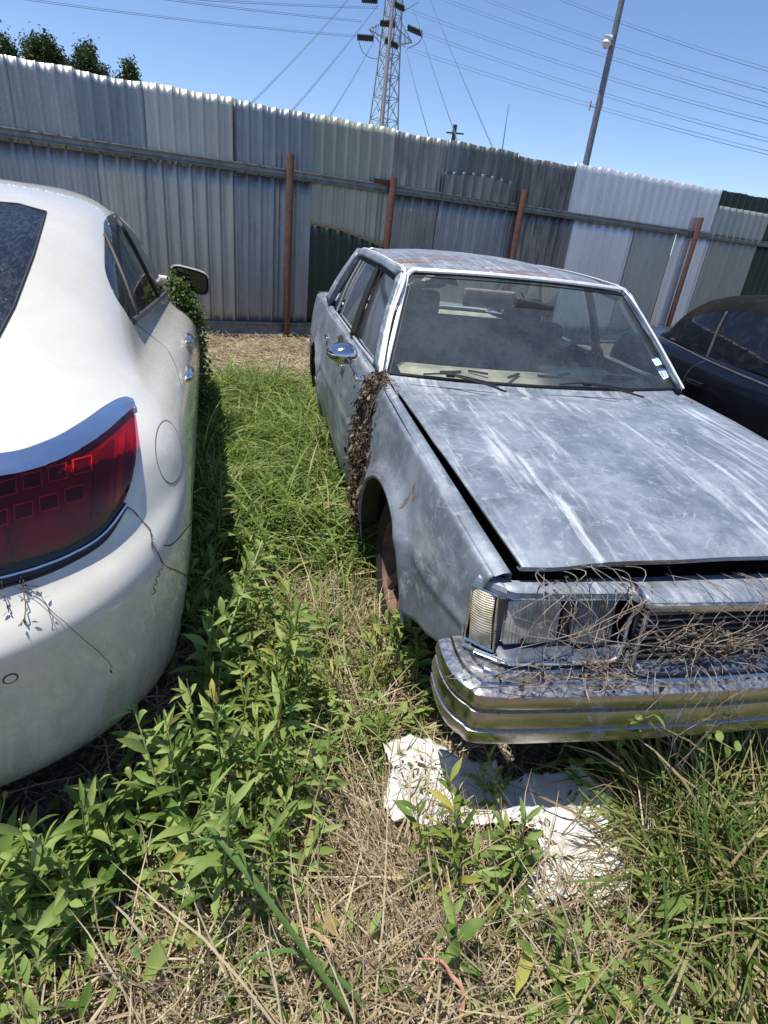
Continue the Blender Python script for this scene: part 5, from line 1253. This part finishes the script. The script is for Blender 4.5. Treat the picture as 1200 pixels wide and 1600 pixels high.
    for (px, py, m, sg) in ((410, 960, 600, .08), (480, 1040, 520, .09), (470, 1130, 900, .11), (560, 1130, 180, .07), (585, 1010, 160, .04), (400, 1180, 700, .10), (640, 1010, 220, .04), (300, 1250, 600, .11), (200, 1330, 600, .10), (120, 1400, 700, .11), (60, 1500, 500, .1), (950, 1560, 420, .09), (850, 1540, 350, .08), (780, 1400, 200, .07), (700, 1230, 220, .06), (1000, 1180, 420, .10), (900, 1170, 250, .07), (1100, 1140, 300, .08), (360, 1060, 700, .08), (330, 960, 400, .07), (1060, 1480, 250, .08), (500, 1500, 260, .1), (640, 1120, 200, .05), (330, 1400, 500, .1)):
        c = at_z(px, py, 0)[:2]; P.append(c+rng.normal(0, sg, (m, 2)))
    xy = off_sheet(thin(np.concatenate(P), .42)); n = len(xy); a = rng.uniform(0, 6.28, n); el = rng.uniform(-.1, 1.0, n); z = rng.gamma(1.8, .032, n)
    D = np.column_stack([np.cos(a)*np.cos(el), np.sin(a)*np.cos(el), np.sin(el)]); Ls = rng.gamma(5, .0095, n)+.012
    o = leaves('ground_cover', on_ground(xy)+np.column_stack([np.zeros((n, 2)), z]), D, Ls, Ls*rng.uniform(.22, .42, n), GM['leaf'], droop=.5, rows=4); tag(o, kind='stuff')
    # --- weeds one can tell apart
    L_, S_, SB, LY = GM['leaf'], GM['stem'], GM['stemb'], GM['leafy']; LYS = plain('pale_yellow_stem', (.22, .26, .09), .5)
    def pl(label, b, t, zt, nst, nl, L, W=.25, mats=(L_, S_), group='broadleaf weeds around the cars', **k):
        base = at_z(*b, 0.); zt *= 1.4; top = at_z(*t, zt); pl.i += 1; nst = nst+1 if nst > 3 else nst; nl = int(nl*1.1)
        return plant(label, 'weed', group, base, top, nst, nl, L*1.95, W*.70, mats, seed=pl.i, **k)
    pl.i = 0
    pl('tall arching weed with a thick pale stem leaning up beside the white bumper corner', (325, 1200), (410, 845), .40, 1, 30, .080, .30, mats=(L_, LYS), twig=1, thick=.0065, bare=.08)
    pl('bushy weed just below the white bumper corner with large pointed leaves', (300, 1370), (255, 1110), .30, 4, 16, .080, .26, spread=.06)
    pl('dense weed clump in the middle, right of the white bumper', (400, 1330), (400, 1120), .26, 6, 18, .065, .22, spread=.09)
    pl('upright weed left of the red-tipped straw with leaves up its whole stem', (440, 1400), (450, 1240), .18, 4, 13, .060, .25, spread=.07)
    pl('weed with browned curled tips under the white bumper edge', (215, 1400), (150, 1210), .22, 4, 13, .075, .26, spread=.06)
    pl('broad-leaved weed near the left edge of the yard, lowest of the left weeds', (130, 1490), (75, 1330), .20, 5, 14, .080, .26, spread=.08)
    pl('small weed poking up at the left edge against the white bumper', (-10, 1420), (10, 1235), .20, 2, 9, .07, .26)
    pl('weed behind the tall arching one, in the shade of the white car', (352, 1150), (345, 985), .22, 4, 16, .065, .22, spread=.07)
    pl('slender weed in the lane just left of the old car front wheel', (500, 1050), (500, 900), .20, 4, 15, .055, .20, spread=.08)
    pl('feathery green weed in the middle of the lane', (455, 1130), (470, 1010), .18, 6, 18, .050, .20, spread=.09)
    pl('bright green weed growing against the old car front wheel', (645, 1080), (632, 925), .27, 4, 15, .062, .26, spread=.05)
    pl('small pale green weed left of the chrome bumper end', (590, 1080), (572, 990), .13, 5, 13, .042, .28, mats=(LY, S_), spread=.06)
    pl('low green weed under the chrome bumper end', (600, 1185), (600, 1110), .09, 6, 12, .038, .26, spread=.07)
    pl('yellowing weed growing through the left part of the white sheet', (710, 1400), (695, 1190), .26, 4, 14, .060, .26, mats=(LY, S_), spread=.05)
    pl('drooping weed with wilted brown tips standing on the white sheet', (820, 1420), (822, 1270), .22, 3, 13, .068, .27, mats=(L_, SB), spread=.05)
    pl('thin weed in front of the chrome bumper, above the white sheet', (770, 1290), (762, 1175), .18, 3, 12, .050, .25, spread=.04)
    pl('leaning weed at the lower edge of the white sheet', (850, 1480), (760, 1390), .14, 3, 11, .055, .25, spread=.05)
    pl('upright single-stem weed at the bottom centre', (718, 1560), (708, 1410), .16, 1, 9, .06, .36, shape='ovate')
    pl('pale creeping weed at the bottom right with rounded leaves', (905, 1610), (930, 1530), .08, 5, 9, .050, .40, mats=(LY, S_), shape='ovate', spread=.08)
    pl('weed with one broad leaf near the bottom right corner', (1030, 1600), (1055, 1515), .10, 2, 7, .06, .42, shape='ovate')
    pl('small green weed at the bottom centre, left of the upright one', (640, 1590), (600, 1520), .07, 3, 9, .045, .3)
    pl('short weed beside the old car door, deep in the lane', (505, 700), (498, 655), .22, 4, 12, .05, .22, spread=.05)
    pl('yellow-stemmed weed rising out of the lush grass', (430, 850), (430, 700), .34, 2, 12, .06, .22, mats=(LY, S_))
    pl('tall bushy weed between the white bumper and the dry grass patch', (345, 1290), (330, 1075), .36, 4, 16, .070, .24, spread=.07)
    pl('tall weed at the left edge below the white bumper, beside the browned one', (70, 1440), (30, 1280), .30, 4, 13, .080, .25, spread=.07)
    pl('weed with light green top leaves right of the tall arching weed', (420, 1180), (430, 1010), .30, 4, 16, .065, .22, mats=(LY, S_), spread=.07)
    pl('weed in the lane at the end of the lush grass, left side', (395, 1030), (385, 900), .26, 4, 16, .062, .21, spread=.07)
    pl('spreading weed at the foot of the white bumper, lowest left of the bushy ones', (190, 1330), (215, 1190), .24, 4, 14, .075, .25, spread=.08)
    pl('tall leafy weed against the white car side, just behind its rear corner', (330, 1010), (335, 850), .36, 4, 16, .070, .22, spread=.07)
    pl('tall leafy weed in the shade strip halfway along the white car', (345, 900), (350, 760), .36, 3, 15, .070, .22, spread=.06)
    pl('tall pale-tipped weed between the lush grass and the dense middle clump', (440, 1080), (455, 910), .30, 4, 15, .060, .21, mats=(LY, S_), spread=.07)
    for lab, b, t_, zt in (('tall stalk weed left of the dry patch, nearest the camera of the tall ones', (420, 1260), (450, 1050), .40), ('tall stalk weed leaning towards the old car, behind the dense middle clump', (400, 1140), (470, 940), .40),
                           ('tall stalk weed beside the white car rear corner, taller than the ones before it', (330, 1110), (370, 920), .40), ('tall stalk weed at the left end of the dry patch below the lush grass', (370, 1010), (420, 830), .38), ('tall stalk weed over the dead runners below the white bumper', (330, 1420), (360, 1240), .34)):
        pl(lab, b, t_, zt, 2, 20, .074, .24, spread=.05, thick=.0045)
    # climbing shoots over the chrome bumper
    for k, (lab, pts) in enumerate((('climbing shoot with arrow leaves over the middle of the chrome bumper', [(985, 1230, .02), (960, 1160, .25), (975, 1120, .42), (1005, 1095, .50)]), ('climbing shoot with arrow leaves at the right end of the chrome bumper', [(1060, 1240, .02), (1085, 1180, .22), (1095, 1140, .36), (1130, 1150, .40)]), ('pale shoot curling up under the chrome bumper', [(925, 1260, .02), (905, 1215, .1), (890, 1180, .2), (960, 1170, .26)]))):
        P = crom([at_z(*q) for q in pts], 30)-np.array([0, .05, 0])*np.linspace(0, 1, 30)[:, None]; t = thing('climbing_shoot', lab, 'vine', tuple(P[0]), 'green shoots at the chrome bumper'); mb = MB(); mb.tube(P, .0018, 5); mb.build('stem', S_, t)
        n = 13; idx = np.linspace(4, 29, n).astype(int); a = rng.uniform(0, 6.28, n); D = np.column_stack([np.cos(a), np.sin(a)-.3, rng.uniform(-.2, .8, n)]); Ls = rng.uniform(.022, .045, n)
        leaves('foliage', P[idx], D, Ls, Ls*.55, LY if k == 2 else L_, t, shape='ovate', droop=.5)
    # large single grass blades
    def big(label, pts, w0, mat, name='grass_blade'):
        P = crom([at_z(q[0], q[1], q[2]*1.25+.03) for q in pts], 30); T_ = np.gradient(P, axis=0); T_ /= np.linalg.norm(T_, axis=1)[:, None]
        S = np.cross(T_, [0.1, .3, 1]); S /= np.linalg.norm(S, axis=1)[:, None]; N_ = np.cross(S, T_); w_ = 1.5*w0*np.interp(np.linspace(0, 1, 30), [0, .3, .8, 1], [.7, 1, .6, .03])[:, None]
        G = np.stack([P-S*w_+N_*w_*.3, P-S*w_*.5+N_*w_*.1, P, P+S*w_*.5+N_*w_*.1, P+S*w_+N_*w_*.3], 1); return mesh(name, G, grid_faces(30, 5), mat, None)
    gb = mat_leaf('broad_grass_blade', [(0, (.10, .20, .06)), (1, (.14, .25, .08))]); rd = plain('reddish_dry_blade', (.42, .21, .15), .6)
    for lab, pts, w0, m_ in (('long broad grass blade crossing the foreground towards upper left', [(575, 1620, .01), (500, 1520, .10), (420, 1410, .20), (340, 1310, .26), (316, 1275, .27)], .0065, gb), ('broad grass blade bent over to the left, joining the long one', [(480, 1490, .05), (430, 1420, .16), (375, 1345, .235), (320, 1312, .24), (250, 1333, .21)], .0045, gb),
                             ('grass blade reaching left near the bottom centre', [(585, 1600, .01), (540, 1540, .06), (470, 1490, .10), (410, 1492, .11), (355, 1515, .09)], .0055, gb), ('tall upright grass blade at the right of the foreground', [(1040, 1600, .01), (1042, 1500, .10), (1038, 1400, .2), (1035, 1330, .27)], .0045, gb),
                             ('pale reddish dry blade bent at a sharp angle', [(718, 1610, .0), (722, 1550, .055), (705, 1525, .07), (688, 1502, .085), (645, 1497, .09)], .0045, rd), ('tan broken stem bent over beside the long blade', [(540, 1540, .03), (520, 1490, .09), (500, 1462, .10), (462, 1444, .10)], .0042, plain('tan_stem', (.42, .28, .15), .7))):
        tag(big(lab, pts, w0, m_), lab, 'grass blade')
vegetation()

# ------------------------------------------------------------------ vines, litter on the cars, white sheet
def wig(a, b, n=14, amp=.03, sag=0., rs=rng):
    a, b = np.array(a, float), np.array(b, float); t = np.linspace(0, 1, 6)[:, None]; P = a*(1-t)+b*t; P[1:-1] += rs.normal(0, amp, (4, 3)); P[:, 2] -= sag*4*(t*(1-t))[:, 0]; return crom(P, n)
def vines():
    rs = np.random.default_rng(31)
    t = thing('dead_vine_tangle', 'dry tangled vine hanging over the old car left headlight bay', 'vine', tuple(T(-.6, .1, .56)), 'dead vines on the front of the old sedan'); mb = MB(); lp = []
    for k in range(17):
        x0 = rs.normal(-.52, .12); a = T(x0, rs.uniform(.10, .22), .795+rs.uniform(0, .015)); m = T(x0+rs.normal(0, .05), .10+rs.uniform(-.02, .02), .70); b = T(x0-.06+rs.normal(0, .11), rs.uniform(.0, .10), .575+rs.uniform(-.01, .03))
        P = crom([a, (a+m)/2+np.array([rs.normal(0, .03), -.03, .015]), m, (m+b)/2+rs.normal(0, .022, 3), b, b+rs.normal(0, .03, 3)*np.array([1.5, 1, .3])], 22); mb.tube(P, rs.uniform(.0006, .0013), 5); lp += list(P[::5])
    for k in range(15):
        c = T(rs.uniform(-.78, -.40), rs.uniform(.03, .10), .578); P = crom([c+rs.normal(0, .05, 3)*np.array([1, .6, .22]) for _ in range(5)], 20); P[:, 2] = np.maximum(P[:, 2], CX*0+.572); mb.tube(P, rs.uniform(.0006, .0012), 5); lp += list(P[::3])
    for k in range(9):   # arching loops above the panel
        x0 = rs.uniform(-.6, -.42); mb.tube(crom([T(x0, .24, .80), T(x0+rs.normal(0, .05), .14, .80+rs.uniform(.02, .06)), T(x0+rs.normal(0, .08), .07, .74), T(x0+rs.normal(0, .1), .06, .66)], 20), .0012, 5)
    mb.build('stems', GM['vine'], t); lp = np.array(lp); lp = lp[rs.uniform(0, 1, len(lp)) < .6]; n = len(lp); D = rs.normal(size=(n, 3)); Ls = rs.uniform(.008, .022, n); leaves('dead_leaves', lp, D, Ls, Ls*.7, GM['deadleaf'], t, rows=4, droop=1.2, curl=1.5)
    for nm, lab, cx0, cz0, m, sp in (('g', 'thick nest of dead vine over the left side of the grille', -.18, .655, 60, .10), ('r', 'dead vine bundle over the grille near the right edge of the picture', .02, .62, 26, .08)):
        t = thing('dead_vine_tangle', lab, 'vine', tuple(T(cx0, .06, .56)), 'dead vines on the front of the old sedan'); mb = MB(); lp = []
        for k in range(m):
            c = T(cx0+rs.normal(0, sp), .070+rs.uniform(-.03, .02), cz0+rs.normal(-.01, .035)); q = [c]
            d = rs.normal(size=3)*np.array([1, .25, .55]); d /= np.linalg.norm(d)
            for _ in range(5): d = _n(d+rs.normal(0, .45, 3)*np.array([1, .25, .8])+np.array([0, 0, -.05])); c = c+d*rs.uniform(.02, .05); c[1] = min(c[1], CY+.088); c[2] = max(c[2], .570 if c[1] > CY-.005 else .40); q.append(c)
            P = crom(q, 22); mb.tube(P, np.linspace(rs.uniform(.0010, .0016), .0005, 22), 5); lp += list(P[::6])
        for k in range(int(m*.16)):   # strands trailing down over the bumper
            x0 = cx0+rs.normal(0, .12); P = crom([T(x0, .06, .60), T(x0+rs.normal(0, .03), .0, .568), T(x0+rs.normal(0, .04), -.018, .48), T(x0+rs.normal(0, .06), -.022, .36), T(x0+rs.normal(0, .1), -.05, .12)], 24); mb.tube(P, rs.uniform(.0006, .0011), 5)
        for k in range(5):   # long arcs reaching up to the hood lip
            x0 = cx0+rs.normal(0, .18); P = crom([T(x0, .2, .795), T(x0+rs.normal(0, .06), .09, .80+rs.uniform(0, .03)), T(x0+rs.normal(0, .08), .05, .72), T(cx0+rs.normal(0, .1), .06, .64)], 24); mb.tube(P, rs.uniform(.0008, .0014), 5)
        mb.build('stems', GM['vine'], t); lp = np.array(lp); n = len(lp); D = rs.normal(size=(n, 3)); Ls = rs.uniform(.008, .024, n); leaves('dead_leaves', lp, D, Ls, Ls*.6, GM['deadleaf'], t, rows=4, droop=1.2, curl=1.5)
    # mat of dead leaves on the fender and door joint
    t = thing('dead_leaf_mat', 'matted brown dead vine clinging to the old car between fender and door', 'vine', tuple(T(-.9, 1.6, .2))); n = 4800
    u = rs.beta(1.1, 1.0, n); zz = .985-.76*u; yy = 1.62-.08*u+rs.normal(0, 1, n)*(.028+.052*np.sin(np.pi*np.clip(u*.95+.08, 0, 1))); xx = np.array([-hwid(y, min(z, .93)) for y, z in zip(yy, zz)])-rs.gamma(1.5, .010, n)-.003; xx = np.where(zz > .93, xx+(zz-.93)*.8, xx)
    B = np.column_stack([CX+xx, CY+yy, zz]); D = rs.normal(size=(n, 3))+np.array([-.3, 0, -.8]); Ls = rs.uniform(.010, .030, n); leaves('dead_leaves', B, D, Ls, Ls*.55, GM['deadleaf'], t, rows=4, droop=.8, curl=1.6)
    mb = MB()
    for k in range(90):
        y0 = 1.60+rs.normal(0, .045); z0 = rs.uniform(.7, .99); z1 = z0-rs.uniform(.1, .4); f = lambda y, z, e: T(-hwid(y, min(z, .93))-e+(max(0, z-.93)*.9), y, z)
        P = crom([f(y0, z0, .01), f(y0+rs.normal(0, .03), z0*.6+z1*.4, .028), f(y0-.03+rs.normal(0, .04), z1, .015)], 16); mb.tube(P, rs.uniform(.001, .0022), 5)
    for k in range(7):   # strands wrapped over the fender top to the hood gap
        y0 = 1.50+.035*k*rs.uniform(.6, 1.2); mb.tube(crom([T(-hwid(y0, .8)-.015, y0+.04, .82), T(-hwid(y0, .93)-.008, y0+.02, .945), T(-.80, y0, .965), T(-.765, y0-.05, .96)], 16), .0019, 5)
    mb.build('stems', GM['vine'], t)
    # small vine remains on the old car door edges
    t = thing('dead_vine_strand', 'short dry vine strand caught on the old car belt line between its doors', 'vine', tuple(T(-.9, 2.55, .9))); mb = MB()
    for k in range(14): a = T(-.88, 2.56+rs.normal(0, .03), .96+rs.normal(0, .012)); mb.tube(wig(a, a+np.array([-.02, rs.normal(0, .05), -rs.uniform(.03, .14)]), 12, .012, rs=rs), .0022, 5)
    mb.build('stems', GM['vined'], t)
    # ivy climbing at the white car's mirror
    t = thing('ivy', 'green ivy climbing the white car door up to its mirror', 'vine', tuple(at_z(312, 640, 0))); path = crom([at_z(268, 440, 1.13), at_z(285, 462, 1.06), at_z(300, 492, .94), at_z(306, 530, .80), at_z(309, 575, .56), at_z(312, 615, .30), at_z(316, 650, .06)], 60)
    n = 3600; idx = (rs.uniform(0, 1, n)**.95*59).astype(int); rad = np.interp(idx, [0, 8, 30, 59], [.035, .05, .055, .08]); B = path[idx]+rs.normal(size=(n, 3))*rad[:, None]*np.array([.55, 1.2, .8]); D = rs.normal(size=(n, 3))+np.array([.6, -.4, .2]); Ls = rs.uniform(.014, .036, n); leaves('foliage', B, D, Ls, Ls*.75, GM['leafd'], t, rows=4, shape='ovate', droop=.4)
    mb = MB(); [mb.tube(path+rs.normal(0, .012, 3)+np.cumsum(rs.normal(0, .004, (60, 3)), 0), .003, 5) for _ in range(4)]; mb.build('stem', GM['stemb'], t)
    # wisps on the white car's bumper
    t = thing('dead_twig', 'thin dry twig with shrivelled buds caught under the white car tail lamp', 'twig', tuple(at_y(20, 900, 1.1))); mb = MB(); B = []
    def onw(pts, off, n=40):
        return fillpath([cast(WB, *q, off+.004*math.sin(i*.6)) for i, q in enumerate(crom(pts, n))])
    for pts, r_ in (([(-4, 810), (10, 830), (18, 860), (22, 885)], .0013), ([(0, 905), (6, 930), (12, 950), (14, 958)], .0012), ([(34, 905), (36, 925), (40, 950), (38, 972)], .0013), ([(20, 915), (55, 935), (90, 965), (150, 1015), (172, 1040)], .0009), ([(34, 918), (60, 930), (75, 955), (80, 985)], .0008), ([(30, 900), (32, 912), (60, 918)], .0012)):
        P = onw(pts, .012); mb.tube(P, r_, 5); B += [P[-1], P[len(P)//2]]
    mb.build('stems', GM['vined'], t); B = np.array(B+[B[4]]*6)+rs.normal(0, .004, (len(B)+6, 3)); leaves('buds', B, rs.normal(size=(len(B), 3)), np.full(len(B), .012), np.full(len(B), .006), GM['deadleaf'], t, rows=4, curl=1.5)
    t = thing('dead_twig', 'dark crooked vine twig lying down the white car rear corner', 'twig', tuple(at_y(240, 840, 1.5))); mb = MB(); 
    for pts, r_ in (([(192, 790), (212, 803), (228, 822), (236, 838), (240, 858), (256, 882), (275, 892), (300, 905)], .0016), ([(252, 884), (243, 905), (238, 930)], .0012), ([(237, 842), (236, 850), (237, 858)], .001), ): mb.tube(onw(pts, .003), r_, 5)
    mb.build('stems', GM['vined'], t)
vines()

def white_sheet():
    from mathutils import noise as mn
    rs = np.random.default_rng(5)
    Q = np.array([at_z(*p, .08)[:2] for p in SHEET]); lo, hi = Q.min(0)-.02, Q.max(0)+.02; st = .006; xs = np.arange(lo[0], hi[0], st); ys = np.arange(lo[1], hi[1], st); X_, Y_ = np.meshgrid(xs, ys, indexing='ij')
    def inside(P):
        ins = np.zeros(len(P), bool); j = len(Q)-1
        for i in range(len(Q)):
            ins ^= ((Q[i, 1] > P[:, 1]) != (Q[j, 1] > P[:, 1])) & (P[:, 0] < (Q[j, 0]-Q[i, 0])*(P[:, 1]-Q[i, 1])/(Q[j, 1]-Q[i, 1]+1e-12)+Q[i, 0]); j = i
        return ins
    Z = np.zeros_like(X_)
    for i in range(X_.shape[0]):
        for j in range(X_.shape[1]):
            v = Vector((X_[i, j]*3.2, Y_[i, j]*3.2, .3)); r1 = 1-abs(mn.noise(v*2.0))*2; r2 = 1-abs(mn.noise(v*4.5+Vector((3, 1, 2))))*2; r3 = 1-abs(mn.noise(v*11))*2
            r0 = 1-abs(mn.noise(v*1.1+Vector((5, 2, 0))))*2; Z[i, j] = .078+.030*max(0, r0)**5+.016*max(0, r1)**6+.004*max(0, r2)**4+.03*mn.noise(v*.7)
    P3 = np.stack([X_, Y_, Z+gz(X_, Y_)], -1); jit = np.array([[mn.noise(Vector((x*18, y*18, 1)))*.007 for y in ys] for x in xs]); C = np.column_stack([(X_+jit).ravel(), (Y_+jit[::-1]).ravel()]); ok = inside(C).reshape(X_.shape)
    F = grid_faces(len(xs), len(ys)); okf = ok.ravel()[F].all(1); F = F[okf]; used, inv = np.unique(F, return_inverse=True); V = P3.reshape(-1, 3)[used]
    b = NB('white_woven_plastic'); co = b.co(); f = b.noise(co, 12, 7, .65); b.set(color=b.mix(b.sm(f, .5, .75), (.74, .73, .71), (.52, .48, .42)), rough=.45, spec=.5).bump(b.noise(co, 60, 4), .2, .003); b.translucent((.7, .7, .67), .12)
    o = mesh('plastic_sheet', V, inv.reshape(F.shape), b.m, None); tag(o, 'crumpled dirty white plastic sheet lying in the weeds before the chrome bumper', 'plastic sheet')
    m = o.modifiers.new('t', 'SOLIDIFY'); m.thickness = .0012
    # debris lying on it
    idx = rs.integers(0, len(V), 900); B = V[idx]; keep = (noise2(B[:, :2], 9, 4) > .62) | (rs.uniform(0, 1, len(B)) < .05); c = at_z(650, 1205, .05); keep |= (np.hypot(B[:, 0]-c[0], B[:, 1]-c[1]) < .09) & (rs.uniform(0, 1, len(B)) < .9)
    B = B[keep]+np.array([0, 0, .004]); n = len(B); D = rs.normal(size=(n, 3))*np.array([1, 1, .2]); Ls = rs.uniform(.01, .045, n); tag(leaves('leaf_debris', B, D, Ls, Ls*rs.uniform(.06, .4, n), GM['deadleaf'], None, rows=4, curl=1.), kind='stuff')
    # green and dry shoots pushing through and over the sheet
    xy = np.concatenate([at_z(px, py, .03)[:2]+rng.normal(0, s_, (m_, 2)) for px, py, m_, s_ in ((970, 1370, 90, .04), (900, 1400, 60, .04), (800, 1420, 60, .04), (720, 1330, 40, .04), (1000, 1300, 60, .025), (880, 1340, 14, .05), (650, 1260, 14, .03))]); n = len(xy)
    blades('straw_tufts', np.column_stack([xy, np.full(n, .03)]), rng.uniform(0, 6.28, n), rng.uniform(.08, .22, n), rng.uniform(.3, 1.4, n), rng.uniform(.1, 1.3, n), rng.uniform(.0015, .003, n), GM['straw'], tag_=dict(kind='stuff'))
white_sheet()

def tangles():
    """dead runners over the ground on the left and under the bumper"""
    rs = np.random.default_rng(77)
    for lab, zones, mat, m in (('brown dead runners sprawling among the weeds below the white bumper', ((300, 1420, .16), (200, 1460, .14), (400, 1400, .14), (450, 1280, .10), (90, 1500, .12)), 'vined', 130), ('pale dry runners sprawling across the foreground straw', ((500, 1540, .2), (760, 1560, .2), (960, 1520, .2), (560, 1180, .12), (250, 1580, .15)), 'vine', 110),
                            ('dark runners hanging in the shade under the chrome bumper', ((850, 1190, .12), (1000, 1190, .12), (1120, 1170, .1)), 'vine', 60)):
        c0 = at_z(*zones[0][:2], 0); t = thing('dead_runner', lab, 'vine', tuple(c0), 'dead runners on the ground'); mb = MB()
        for k in range(m):
            px, py, sg = zones[k % len(zones)]; c = at_z(px, py, 0)+np.append(rs.normal(0, sg, 2), 0); a = rs.uniform(0, 6.28); q = []; z = rs.uniform(.01, .06)
            for _ in range(7): a += rs.normal(0, .55); z = min(.13, max(.008, z+rs.normal(0, .02))); c = c+np.array([math.cos(a), math.sin(a), 0])*rs.uniform(.02, .055); q.append([c[0], c[1], z+gz(c[0], c[1])])
            mb.tube(crom(q, 24), rs.uniform(.0008, .0021), 5)
        mb.build('stems', GM[mat], t)
tangles()
def stones():
    rs = np.random.default_rng(9); m_ = plain('pale_stone', (.42, .40, .36), .9)
    for k, (px, py) in enumerate(((345, 1560), (452, 1545), (700, 1130), (1075, 1570), (352, 905), (1100, 1555))):
        c = at_z(px, py, .008); bm = bmesh.new(); bmesh.ops.create_icosphere(bm, subdivisions=3, radius=1); s_ = rs.uniform(.009, .016)
        V = np.array([v.co[:] for v in bm.verts]); V *= (1+.18*np.sin(V[:, :1]*3+k)+.12*np.cos(V[:, 1:2]*4+k)); V *= np.array([s_*1.3, s_, s_*.6]); F = [[v.index for v in f.verts] for f in bm.faces]; bm.free()
        lab = ['small pale stone at the bottom left in the straw', 'small pale stone right of the bottom left one', 'small stone beside the chrome bumper end', 'small stone at the bottom right in the straw', 'small stone in the shade of the white car', 'stone next to the bottom right one'][k]
        tag(mesh('stone', V+c, F, m_, None), lab, 'stone', 'pale stones in the straw')
stones()
